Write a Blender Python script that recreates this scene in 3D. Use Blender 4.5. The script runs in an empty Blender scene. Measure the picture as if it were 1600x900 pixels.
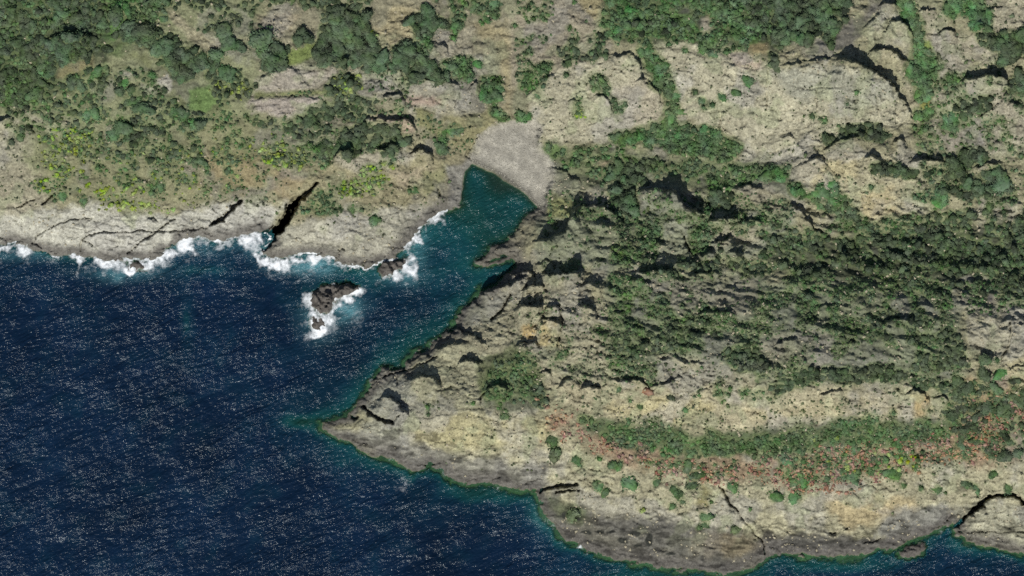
import bpy, math, random
import numpy as np

# ---------------------------------------------------------------- camera, sky, sun, exposure
S = 0.25                      # metres per map unit (the place is surveyed in map units, 1600 x 900 of them)
ALT = 6000.0                  # flying height of the survey camera
scene = bpy.context.scene
COL = scene.collection
cam_d = bpy.data.cameras.new("survey_camera")
cam_d.sensor_width = 36.0
cam_d.lens = 36.0 * (ALT - 12.0) / (1600 * S)
cam_d.clip_start = 10.0
cam_d.clip_end = 20000.0
cam = bpy.data.objects.new("survey_camera", cam_d)
cam.location = (0, 0, ALT)
COL.objects.link(cam)
scene.camera = cam

SUN_EL, SUN_AZ = math.radians(48), math.radians(193)     # azimuth clockwise from north (+Y)
world = bpy.data.worlds.new("World")
scene.world = world
world.use_nodes = True
wn = world.node_tree
wn.nodes.clear()
sky = wn.nodes.new("ShaderNodeTexSky")
sky.sky_type = 'NISHITA'
sky.sun_disc = False
sky.sun_elevation = SUN_EL
sky.sun_rotation = SUN_AZ
bg = wn.nodes.new("ShaderNodeBackground")
bg.inputs['Strength'].default_value = 0.07
wo = wn.nodes.new("ShaderNodeOutputWorld")
wn.links.new(sky.outputs[0], bg.inputs[0])
wn.links.new(bg.outputs[0], wo.inputs[0])

sun_d = bpy.data.lights.new("sun", 'SUN')
sun_d.energy = 4.6
sun_d.angle = math.radians(0.53)
sun_d.color = (1.0, 0.975, 0.92)
sun = bpy.data.objects.new("sun", sun_d)
sx, sy, sz = math.sin(SUN_AZ) * math.cos(SUN_EL), math.cos(SUN_AZ) * math.cos(SUN_EL), math.sin(SUN_EL)
from mathutils import Vector
sun.rotation_euler = Vector((-sx, -sy, -sz)).to_track_quat('-Z', 'Y').to_euler()
sun.location = (sx * 500, sy * 500, sz * 500)
COL.objects.link(sun)

vs = scene.view_settings
vs.view_transform = 'Standard'
vs.look = 'None'
vs.exposure = 0.0
vs.gamma = 1.0
vs.use_curve_mapping = False
scene.render.engine = 'CYCLES'
scene.cycles.use_denoising = False
scene.cycles.max_bounces = 5
scene.cycles.diffuse_bounces = 2
scene.cycles.glossy_bounces = 2
scene.cycles.transparent_max_bounces = 8
scene.cycles.caustics_reflective = False
scene.cycles.caustics_refractive = False

# ---------------------------------------------------------------- numeric helpers
rng = np.random.default_rng(11)
random.seed(11)
_tab = rng.random((256, 256)).astype(np.float32)


def vnoise(x, y, seed=0):
    x = x + seed * 17.31
    y = y + seed * 41.77
    xi = np.floor(x).astype(np.int32)
    yi = np.floor(y).astype(np.int32)
    fx = (x - xi).astype(np.float32)
    fy = (y - yi).astype(np.float32)
    fx = fx * fx * (3 - 2 * fx)
    fy = fy * fy * (3 - 2 * fy)
    x0, x1, y0, y1 = xi & 255, (xi + 1) & 255, yi & 255, (yi + 1) & 255
    a = _tab[y0, x0] * (1 - fx) + _tab[y0, x1] * fx
    b = _tab[y1, x0] * (1 - fx) + _tab[y1, x1] * fx
    return a * (1 - fy) + b * fy


def fbm(x, y, scale, octv=4, seed=0, gain=0.5):
    out, amp, tot, f = 0.0, 1.0, 0.0, 1.0 / scale
    for o in range(octv):
        c, s_ = math.cos(0.6 * o + seed), math.sin(0.6 * o + seed)
        out = out + amp * vnoise((x * c - y * s_) * f, (x * s_ + y * c) * f, seed + o * 3)
        tot += amp
        amp *= gain
        f *= 2.03
    return out / tot


def ridged(x, y, scale, octv=4, seed=0):
    out, amp, tot, f = 0.0, 1.0, 0.0, 1.0 / scale
    for o in range(octv):
        c, s_ = math.cos(0.8 * o + seed), math.sin(0.8 * o + seed)
        out = out + amp * (1 - np.abs(2 * vnoise((x * c - y * s_) * f, (x * s_ + y * c) * f, seed + o * 5) - 1))
        tot += amp
        amp *= 0.55
        f *= 2.1
    return out / tot


def worley(x, y, seed=0):
    """nearest and second nearest cell distances and the nearest cell's own random number"""
    xi, yi = np.floor(x).astype(np.int32), np.floor(y).astype(np.int32)
    f1 = np.full(x.shape, 9.0, np.float32); f2 = f1.copy(); cid = np.zeros(x.shape, np.float32)
    for oy in (-1, 0, 1):
        for ox in (-1, 0, 1):
            cx, cy = xi + ox, yi + oy
            jx = _tab[(cy + 31 * seed) & 255, (cx + 7 * seed) & 255]
            jy = _tab[(cx + 57 + 13 * seed) & 255, (cy + 101) & 255]
            d = np.hypot(cx + jx - x, cy + jy - y)
            m_ = d < f1
            f2 = np.where(m_, f1, np.minimum(f2, d))
            cid = np.where(m_, _tab[(cx * 3 + 19) & 255, (cy * 5 + 3) & 255], cid)
            f1 = np.where(m_, d, f1)
    return f1, f2, cid


def sstep(a, b, v):
    t = np.clip((v - a) / (b - a), 0, 1)
    return t * t * (3 - 2 * t)


def seg_dist(px, py, pts, closed):
    """distance to a polyline, side (cross product) and run length at the nearest point"""
    best = np.full(px.shape, 1e9, np.float32)
    side = np.zeros(px.shape, np.float32)
    run = np.zeros(px.shape, np.float32)
    n = len(pts)
    tot = 0.0
    for i in range(n if closed else n - 1):
        ax, ay = pts[i]
        bx, by = pts[(i + 1) % n]
        dx, dy = bx - ax, by - ay
        L = math.hypot(dx, dy) + 1e-6
        t = np.clip(((px - ax) * dx + (py - ay) * dy) / (L * L), 0, 1)
        d = np.hypot(px - ax - t * dx, py - ay - t * dy)
        m = d < best
        best = np.where(m, d, best)
        side = np.where(m, dx * (py - ay) - dy * (px - ax), side)
        run = np.where(m, tot + t * L, run)
        tot += L
    return best, side, run, tot


def inside(px, py, pts):
    r = np.zeros(px.shape, bool)
    n = len(pts)
    for i in range(n):
        ax, ay = pts[i]
        bx, by = pts[(i + 1) % n]
        if ay == by:
            continue
        c = (ay > py) != (by > py)
        r ^= c & (px < (bx - ax) * (py - ay) / (by - ay) + ax)
    return r


def sdf(px, py, pts):
    d = seg_dist(px, py, pts, True)[0]
    return np.where(inside(px, py, pts), d, -d)


def lin(c):
    c = np.asarray(c, float) / 255.0
    return np.where(c <= 0.04045, c / 12.92, ((c + 0.055) / 1.055) ** 2.4)


# ---------------------------------------------------------------- survey of the place, in map units
COAST = [(-4500, 380), (-60, 380), (0, 381), (30, 380), (50, 385), (75, 395), (100, 398), (125, 400), (150, 403), (175, 408), (200, 407), (228, 406),
 (246, 402), (260, 388), (280, 376), (310, 369), (330, 375), (357, 375), (385, 367), (400, 363), (412, 362), (424, 373), (405, 391),
 (422, 404), (445, 405), (462, 398), (482, 396), (505, 397), (522, 405), (535, 415), (550, 417), (572, 419), (592, 411), (615, 400),
 (635, 385), (647, 365), (665, 347), (687, 333), (710, 327), (720, 317), (722, 287), (725, 267), (736, 255), (755, 262), (775, 270),
 (792, 282), (815, 297), (830, 312), (840, 324), (822, 337), (802, 370), (785, 378), (770, 385), (760, 395), (745, 411), (760, 413), (772, 403),
 (788, 397), (802, 402), (806, 413), (790, 430), (774, 444), (752, 453), (735, 472), (717, 492), (710, 504), (708, 511), (692, 522),
 (677, 532), (665, 546), (647, 552), (635, 565), (632, 577), (617, 577), (597, 575), (594, 585), (582, 597), (572, 612), (560, 627),
 (547, 647), (525, 655), (502, 662), (502, 671), (515, 677), (530, 685), (547, 690), (560, 700), (582, 710), (607, 716), (625, 725),
 (645, 737), (654, 731), (670, 727), (687, 735), (705, 752), (730, 756), (770, 755), (800, 765), (838, 767), (844, 785), (849, 803), (867, 822),
 (875, 837), (885, 847), (907, 852), (930, 865), (965, 875), (995, 882), (1050, 890), (1100, 895), (1140, 896), (1160, 890),
 (1190, 882), (1200, 866), (1237, 868), (1300, 872), (1340, 871), (1375, 860), (1395, 859), (1425, 846), (1450, 835), (1465, 830),
 (1482, 820), (1489, 813), (1497, 819), (1495, 835), (1512, 847), (1550, 857), (1595, 866), (1660, 872), (6000, 880), (6000, -4500), (-4500, -4500)]

# spot heights (map x, map y, metres)
SPOTS = [(-60, 330, 9), (0, 250, 17), (0, 120, 24), (0, 0, 29), (-60, -60, 32), (120, 330, 9), (120, 200, 18), (120, 80, 27), (200, 0, 29), (250, 320, 9), (250, 180, 18),
 (300, 80, 24), (400, 320, 9), (470, 345, 10), (400, 200, 17), (400, 80, 24), (400, -40, 27), (520, 330, 9), (520, 260, 13), (540, 180, 16), (560, 60, 20), (560, -40, 23), (640, 290, 8),
 (640, 200, 13), (680, 100, 17), (680, 0, 20), (700, 260, 4), (730, 200, 6), (790, 210, 2.0), (830, 270, 2.0), (790, 150, 5), (785, 60, 9), (780, -40, 14), (850, 120, 11),
 (850, 190, 5), (930, 150, 15), (960, 100, 20), (960, 210, 8), (900, 30, 18), (1020, 20, 23), (1020, 110, 16), (1050, 190, 12), (1120, 100, 27), (1120, 180, 19),
 (1120, 20, 27), (1200, 60, 29), (1250, 110, 34), (1250, 200, 23), (1190, 255, 17), (1300, 20, 33), (1330, 110, 36), (1380, 200, 26), (1390, 40, 36), (1430, 100, 27),
 (1440, 180, 24), (1500, 60, 36), (1530, 150, 33), (1560, 220, 27), (1600, 20, 40), (1660, 120, 36), (1450, 260, 24), (1080, 225, 11), (960, 260, 6), (900, 300, 6), (870, 330, 7),
 (1000, 310, 11), (1060, 320, 13), (1150, 300, 17), (1260, 270, 24), (1350, 270, 29), (1340, 340, 20), (1440, 330, 23), (1540, 300, 24), (1620, 330, 25), (1120, 370, 17),
 (1250, 380, 19), (1400, 385, 19), (1560, 390, 22), (860, 390, 10), (960, 380, 15), (1040, 410, 18), (830, 450, 10), (780, 480, 8), (760, 560, 10), (700, 560, 9), (640, 620, 8),
 (700, 640, 12), (880, 480, 18), (960, 470, 22), (1060, 480, 25), (1180, 470, 26), (1330, 460, 27), (1480, 460, 29), (1620, 470, 31), (880, 560, 19), (980, 550, 24),
 (1100, 560, 28), (1240, 560, 30), (1380, 560, 31), (1520, 560, 31), (880, 615, 17), (1000, 600, 23), (1150, 605, 26), (1300, 610, 28), (1440, 612, 28), (1540, 640, 24),
 (1640, 600, 31), (860, 670, 14), (1000, 665, 16), (1150, 668, 17), (1300, 665, 18), (1450, 665, 18), (1620, 680, 20), (800, 690, 11), (930, 710, 12.5), (1100, 710, 14), (1250, 710, 15),
 (1420, 710, 15), (1580, 740, 14), (720, 690, 10), (780, 730, 5), (930, 770, 7.5), (1100, 770, 9), (1250, 780, 9), (1400, 770, 10), (1560, 800, 8), (960, 840, 3),
 (1100, 850, 3), (1250, 840, 3.5), (1400, 820, 5), (600, 650, 5), (620, 690, 4), (560, 390, 4.5), (620, 340, 5)]

# rock outcrops: (crest polyline west to east with the high side to the south, shadow width, length of the back slope, label)
OUTCROPS = [
 ([(84, 60), (98, 58), (112, 57), (126, 53), (142, 56)], 11, 26, "grey broken outcrop among dark trees in the top left thicket"),
 ([(-8, 192), (2, 188), (14, 183)], 6, 14, "small pale ledge at the left edge under the top left thicket"),
 ([(518, 100), (528, 98), (538, 98)], 9, 14, "small grey boulder ledge inside the big dark grove at top centre left"),
 ([(690, 70), (697, 72), (700, 82), (698, 90)], 4, 16, "pale cracked knob right of the tan clearing at top"),
 ([(606, 112), (618, 108), (625, 106), (629, 114)], 5, 16, "speckled pale outcrop between the two dark groves at top"),
 ([(648, 121), (662, 125), (676, 127), (692, 127), (713, 130)], 5, 30, "long grey slab along the foot of the dark grove right of the clearing"),
 ([(736, 133), (742, 131), (748, 135)], 5, 10, "tiny grey ledge beside the path down to the beach"),
 ([(600, 153), (614, 147), (623, 146), (628, 154)], 5, 16, "small grey step above the pink rock ledge"),
 ([(574, 186), (588, 185), (604, 190), (618, 188), (632, 185), (642, 193), (648, 206)], 10, 22, "pinkish ledge with a scalloped black shadow left of the beach valley"),
 ([(518, 249), (524, 240), (533, 236), (546, 237)], 14, 18, "pale ledge with deep black shadow at the head of the sea cleft"),
 ([(582, 233), (600, 235), (623, 233)], 9, 16, "pale ledge under dark bushes right of the cleft head"),
 ([(643, 240), (656, 236), (672, 240)], 12, 16, "pale ledge with black shadow nearest the beach on the left headland"),
 ([(405, 128), (425, 112), (445, 107), (462, 108)], 3, 30, "pinkish tilted slab below the round dark tree"),
 ([(398, 158), (420, 154), (450, 153), (475, 152), (500, 156)], 3, 26, "long pink rock bench below the pinkish tilted slab"),
 ([(825, 150), (838, 140), (850, 128), (862, 118)], 3, 24, "left shoulder of the pale cliff above the pebble beach"),
 ([(962, 90), (975, 86), (988, 86), (997, 94), (1000, 112), (1003, 124)], 6, 26, "cracked top of the pale cliff beside the green gully"),
 ([(993, 127), (1005, 126), (1016, 130), (1024, 140), (1032, 156)], 6, 22, "right shoulder of the pale cliff overlooking the green gully"),
 ([(932, 150), (945, 152), (953, 160), (957, 172)], 6, 16, "rough notch in the middle of the pale cliff above the beach"),
 ([(888, 159), (896, 156), (902, 160)], 5, 9, "small ledge beside the yellow-green strip on the pale beach cliff"),
 ([(1222, 102), (1245, 100), (1270, 98), (1286, 94), (1304, 90), (1316, 93)], 5, 60, "left crest of the largest pale slab at upper right"),
 ([(1314, 95), (1334, 101), (1354, 109), (1372, 119), (1388, 131), (1396, 142), (1402, 149)], 22, 50, "high right brow of the largest pale slab with a broad black shadow"),
 ([(1400, 149), (1410, 158), (1418, 168), (1423, 182)], 7, 16, "lower right rim of the largest pale slab beside the green gully"),
 ([(1364, 80), (1378, 78), (1392, 82), (1405, 90), (1415, 98)], 11, 16, "narrow ledge with black shadow between the knoll and the largest slab"),
 ([(1383, 47), (1390, 37), (1402, 32), (1413, 37), (1420, 47), (1424, 62)], 10, 18, "rounded grey knoll ringed by a black arc shadow at the top right"),
 ([(1349, 44), (1360, 34), (1372, 24)], 5, 14, "left flank of the rounded knoll at the top right"),
 ([(1373, 12), (1384, 8), (1396, 9)], 10, 12, "small dark topped ledge above the rounded knoll at the top edge"),
 ([(1436, 18), (1445, 16), (1454, 18)], 6, 16, "pale ledge right of the top right gully"),
 ([(1464, 53), (1476, 47), (1488, 51)], 8, 30, "broad pale dome right of the gully with a small dark notch on top"),
 ([(1504, 124), (1518, 123), (1532, 120), (1548, 119), (1562, 122), (1568, 128)], 18, 22, "shaggy pale boulder with a wide black shadow near the right edge"),
 ([(1530, 184), (1546, 172), (1558, 162), (1570, 148)], 7, 20, "diagonal pale ledge below the shaggy boulder"),
 ([(1569, 166), (1580, 161), (1592, 165)], 5, 16, "small ledge at the right edge under the shaggy boulder"),
 ([(1290, 232), (1302, 224), (1318, 216), (1345, 212)], 9, 22, "yellowish knob at the foot of the largest slab under dark bushes"),
 ([(1396, 224), (1404, 217), (1412, 222)], 8, 14, "small block right of the dark bushes under the largest slab"),
 ([(1240, 262), (1260, 253), (1284, 245)], 6, 34, "yellowish upper left rim of the second pale slab"),
 ([(1346, 250), (1358, 244), (1374, 251)], 7, 18, "grey rim in the middle of the second pale slab"),
 ([(1425, 252), (1445, 250), (1468, 251)], 11, 18, "squared ledge with black shadow right of the second pale slab"),
 ([(1525, 262), (1540, 257), (1562, 254)], 6, 18, "thin slanted ledge between dark bushes near the right edge"),
 ([(1408, 281), (1420, 280), (1432, 281)], 5, 26, "lower step of the second pale slab under its dark trees"),
 ([(1236, 322), (1248, 328), (1258, 343), (1270, 357), (1286, 369)], 9, 18, "dark edged rib running down into the wooded valley"),
 ([(862, 264), (875, 267), (890, 275), (904, 283)], 4, 12, "thin slanting strata beside the right end of the beach"),
 ([(840, 378), (864, 375), (882, 362), (889, 346), (894, 330)], 24, 30, "dark overhanging west face of the shaggy block right of the beach"),
 ([(892, 329), (904, 322), (926, 321), (946, 324), (958, 334), (968, 344)], 10, 30, "rounded crest of the shaggy block right of the beach"),
 ([(930, 352), (940, 350), (950, 353)], 6, 12, "small pit rimmed stone on top of the shaggy block"),
 ([(1002, 298), (1020, 297), (1034, 298), (1043, 300)], 14, 16, "left pale boulder of the twin boulders with a black shadow"),
 ([(1040, 300), (1052, 302), (1060, 314), (1074, 326), (1098, 334)], 28, 26, "right boulder of the twin boulders, casting the widest black shadow"),
 ([(1150, 292), (1165, 288), (1190, 294)], 7, 26, "cracked pale dome right of the twin boulders"),
 ([(1108, 344), (1125, 341), (1148, 341)], 18, 18, "pale block with black shadow below the cracked dome"),
 ([(1154, 350), (1170, 345), (1188, 347)], 9, 16, "block behind dark bushes right of the twin boulders"),
 ([(1114, 382), (1128, 379), (1142, 372)], 13, 16, "slanting block lowest in the boulder field right of the twin boulders"),
 ([(1095, 398), (1106, 396), (1116, 398)], 10, 12, "small dark topped boulder left in the lower boulder field"),
 ([(1136, 395), (1146, 392), (1157, 396)], 10, 14, "small dark topped boulder right in the lower boulder field"),
 ([(853, 427), (870, 428), (888, 429), (906, 426)], 26, 24, "domed block with a deep black cave shadow south of the beach"),
 ([(798, 428), (812, 426), (829, 424)], 15, 16, "cave topped block beside the inlet south of the beach"),
 ([(818, 452), (832, 450), (848, 446)], 18, 16, "black shadowed step between the inlet and the domed block"),
 ([(750, 459), (764, 455), (782, 449), (802, 442), (816, 434)], 18, 20, "sea cliff throwing a black shadow on the small inlet"),
 ([(838, 414), (850, 411), (862, 412)], 5, 10, "thin ledge above the domed block"),
 ([(998, 424), (1020, 425), (1050, 422)], 10, 16, "long low step at the left end of the wooded valley"),
 ([(1078, 429), (1092, 427), (1107, 429)], 9, 14, "short step under the wooded valley"),
 ([(984, 441), (998, 438), (1013, 442)], 8, 14, "small step left of the wooded valley floor"),
 ([(910, 449), (924, 444), (938, 446)], 8, 14, "small tilted step right of the domed block"),
 ([(711, 515), (728, 522), (742, 528), (754, 536)], 10, 18, "grey sea cliff rib with black shadow above the cove mouth"),
 ([(680, 543), (697, 541), (713, 537), (727, 535)], 10, 16, "lower grey rib over the cove mouth shore"),
 ([(718, 567), (732, 563), (749, 566)], 13, 18, "pale hump with black shadow inland of the lower grey rib"),
 ([(640, 594), (653, 589), (667, 590), (684, 595)], 13, 26, "pale ledge under a jagged shadow above the western point"),
 ([(594, 624), (608, 622), (619, 628), (627, 638), (633, 648)], 13, 24, "rounded grey slab at the western point with a jagged black shadow"),
 ([(760, 607), (774, 603), (791, 606)], 10, 16, "small hump left of the olive thicket above the point"),
 ([(810, 480), (824, 479), (842, 477)], 26, 20, "steep block with a tall black shadow above the cove mouth"),
 ([(855, 482), (864, 480), (874, 483)], 12, 14, "small cave topped boulder, first of the three below the domed block"),
 ([(843, 504), (857, 502), (874, 504)], 13, 22, "yellow faced boulder below the domed block"),
 ([(902, 479), (914, 477), (930, 483)], 12, 22, "flat pale boulder right of the yellow faced boulder"),
 ([(810, 538), (822, 536), (836, 537)], 10, 16, "orange tinted boulder left of the yellow faced boulder"),
 ([(843, 583), (851, 581), (859, 584)], 8, 12, "small dark notched stone above the olive thicket"),
 ([(872, 607), (878, 600), (884, 592), (892, 590)], 10, 14, "upright notched rock at the left end of the long cliff band"),
 ([(910, 607), (921, 604), (934, 607)], 11, 18, "round topped knob at the left end of the long cliff band"),
 ([(975, 597), (984, 593), (998, 593), (1009, 600)], 9, 22, "left of the two arched ledges on the long cliff band"),
 ([(1018, 603), (1034, 598), (1052, 595)], 7, 22, "right of the two arched ledges on the long cliff band"),
 ([(1090, 490), (1116, 489), (1143, 490)], 5, 14, "thin straight step above the dark low scrub"),
 ([(958, 490), (967, 488), (977, 491)], 6, 12, "small step left of the dark low scrub"),
 ([(1281, 617), (1296, 613), (1312, 611)], 7, 20, "slanted ledge in the middle of the long cliff band"),
 ([(1418, 614), (1431, 611), (1443, 615), (1451, 626)], 8, 22, "orange faced knob near the right end of the long cliff band"),
 ([(1463, 622), (1470, 620), (1478, 623)], 6, 12, "small knob at the right end of the long cliff band"),
 ([(1577, 578), (1590, 571), (1610, 565)], 5, 20, "yellow rock step at the right edge above the orange soil"),
 ([(1275, 482), (1300, 478), (1325, 480)], 6, 14, "pale broken step in the speckled scrub slope"),
 ([(1380, 505), (1400, 500), (1425, 502)], 7, 14, "dark shaded step in the right part of the speckled scrub slope"),
 ([(1212, 538), (1226, 530), (1244, 530)], 7, 12, "dark cleft step at the left of the speckled scrub slope"),
]

# cracks and gullies: (polyline, half width, depth in metres)
CRACKS = [
 ([(493, 286), (480, 300), (464, 313)], 4.0, 9), ([(464, 313), (454, 325), (447, 338), (440, 350), (434, 357)], 11.5, 18), ([(440, 352), (428, 366), (416, 380), (404, 391)], 8, 16),
 ([(425, 352), (415, 360), (407, 366)], 3, 4),
 ([(376, 315), (362, 325), (352, 334), (345, 342), (331, 350)], 4.2, 8), ([(331, 350), (310, 358), (280, 361), (245, 361), (205, 361), (180, 362)], 1.5, 2.2),
 ([(180, 362), (150, 364), (135, 368), (127, 376), (124, 393)], 1.7, 2.5), ([(272, 342), (258, 350), (245, 360), (230, 370), (215, 381), (198, 395)], 1.7, 2.5),
 ([(145, 340), (120, 343), (105, 345), (92, 350), (75, 358)], 1.5, 2), ([(25, 324), (40, 318), (54, 312)], 1.3, 2), ([(66, 318), (74, 311), (84, 302)], 2.2, 3),
 ([(62, 338), (82, 340)], 1.2, 1.6), ([(130, 377), (139, 378), (145, 383)], 1.8, 2), ([(75, 358), (55, 368), (51, 380)], 1.1, 1.5), ([(228, 342), (238, 340), (245, 346)], 1.2, 1.6),
 ([(683, 292), (687, 300), (687, 308)], 1.8, 2.4), ([(527, 394), (533, 389), (540, 387)], 1.6, 2), ([(527, 394), (526, 404), (532, 414)], 1.2, 1.6), ([(568, 419), (568, 409), (574, 404)], 1.0, 1.4),
 ([(1069, 368), (1072, 382), (1078, 392), (1086, 399)], 3.0, 4), ([(567, 636), (574, 643), (584, 650), (597, 657), (612, 660)], 3.6, 5), ([(612, 660), (620, 653), (624, 648)], 2, 3),
 ([(548, 651), (554, 655), (559, 653)], 2.2, 3), ([(757, 611), (752, 620), (750, 628)], 2, 3), ([(798, 460), (790, 473), (782, 488), (768, 499)], 3, 4), ([(594, 591), (612, 584), (632, 580), (655, 570), (684, 556)], 1.6, 2.2),
 ([(620, 586), (621, 602)], 1.0, 1.5), ([(845, 769), (858, 763), (874, 759), (901, 758)], 3.4, 4.5), ([(868, 770), (884, 767), (903, 767)], 3.0, 4), ([(820, 757), (842, 751), (860, 745)], 1.2, 1.5),
 ([(1122, 760), (1130, 768), (1138, 780), (1144, 790), (1152, 798)], 2.6, 3.5), ([(1152, 798), (1164, 816), (1176, 830), (1183, 838)], 1.2, 1.6), ([(1181, 836), (1190, 843), (1196, 852), (1197, 866)], 2.0, 3),
 ([(1494, 822), (1508, 809), (1524, 796), (1536, 786), (1545, 776)], 4.8, 12), ([(1545, 776), (1564, 774), (1582, 773), (1594, 778), (1602, 790)], 3.2, 7), ([(1497, 832), (1540, 832), (1600, 831), (1660, 831)], 1.2, 1.6),
 ([(1404, 863), (1418, 853), (1432, 845)], 1.6, 2.5), ([(1348, 848), (1365, 848), (1378, 841)], 1.3, 1.6), ([(1296, 833), (1306, 832)], 1.6, 1.6), ([(920, 733), (930, 735), (945, 737)], 1.3, 1.6), ([(1028, 741), (1038, 742)], 1.6, 2),
 ([(874, 482), (879, 500), (875, 520), (873, 542)], 1.6, 2.2), ([(1577, 500), (1578, 520), (1572, 545), (1560, 562)], 1.8, 2.2), ([(1274, 138), (1275, 180)], 1.1, 1.4), ([(1302, 140), (1304, 175)], 0.9, 1.1),
 ([(1196, 110), (1197, 170)], 1.1, 1.4), ([(1369, 150), (1370, 175)], 1.0, 1.2), ([(1125, 175), (1126, 205)], 1.2, 1.5), ([(1030, 640), (1031, 665)], 1.1, 1.2), ([(1053, 632), (1054, 665)], 1.1, 1.2), ([(1106, 632), (1106, 655)], 1.1, 1.2),
 ([(1125, 632), (1126, 655)], 1.0, 1.2), ([(1160, 640), (1190, 646)], 1.0, 1.2), ([(736, 250), (730, 240), (738, 228), (745, 215)], 2.0, 1.5), ([(957, 755), (905, 748)], 1.0, 1), ([(1250, 140), (1340, 135)], 0.8, .9),
]

SEA_ROCKS = [   # polygon, height, label
 ([(484, 465), (490, 455), (503, 449), (518, 447), (536, 443), (552, 443), (563, 449), (552, 457), (538, 461), (526, 465), (521, 477), (513, 489), (502, 492), (492, 486), (485, 475)], 3.4, "dark brown islet ringed by white surf off the left headland"),
 ([(483, 503), (490, 495), (501, 497), (506, 507), (498, 516), (487, 513)], 1.9, "small dark rock awash in surf just below the larger islet"),
 ([(591, 427), (596, 416), (611, 408), (631, 403), (638, 408), (631, 418), (619, 425), (606, 433), (595, 432)], 3.0, "rounded brown rock split from the headland tip, surf on its right"),
 ([(199, 415), (206, 409), (214, 408), (222, 414), (227, 419), (214, 422), (202, 420)], 1.3, "low dark rock awash in the surf off the left shore"),
 ([(155, 405), (175, 403), (205, 405), (190, 409), (168, 409)], 0.9, "flat dark skerry strip along the left shore"),
 ([(1403, 866), (1412, 857), (1425, 850), (1440, 847), (1447, 855), (1441, 868), (1421, 873), (1408, 872)], 1.6, "brown rock awash beside the lower right cove"),
 ([(489, 514), (497, 514), (499, 518), (492, 520)], 0.6, "tiny rock tip awash below the small islet rock"),
 ([(759, 412), (777, 403), (800, 399), (797, 407), (775, 412)], 1.4, "pale ledge tip poking into the cove below the beach"),
]

BEACH = [(736, 254), (741, 236), (752, 214), (772, 199), (800, 192), (828, 190), (845, 198), (838, 215), (842, 232), (858, 244), (864, 262), (860, 285), (853, 306), (848, 320), (840, 326), (830, 313), (815, 298), (792, 283), (775, 271), (755, 263)]

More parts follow.
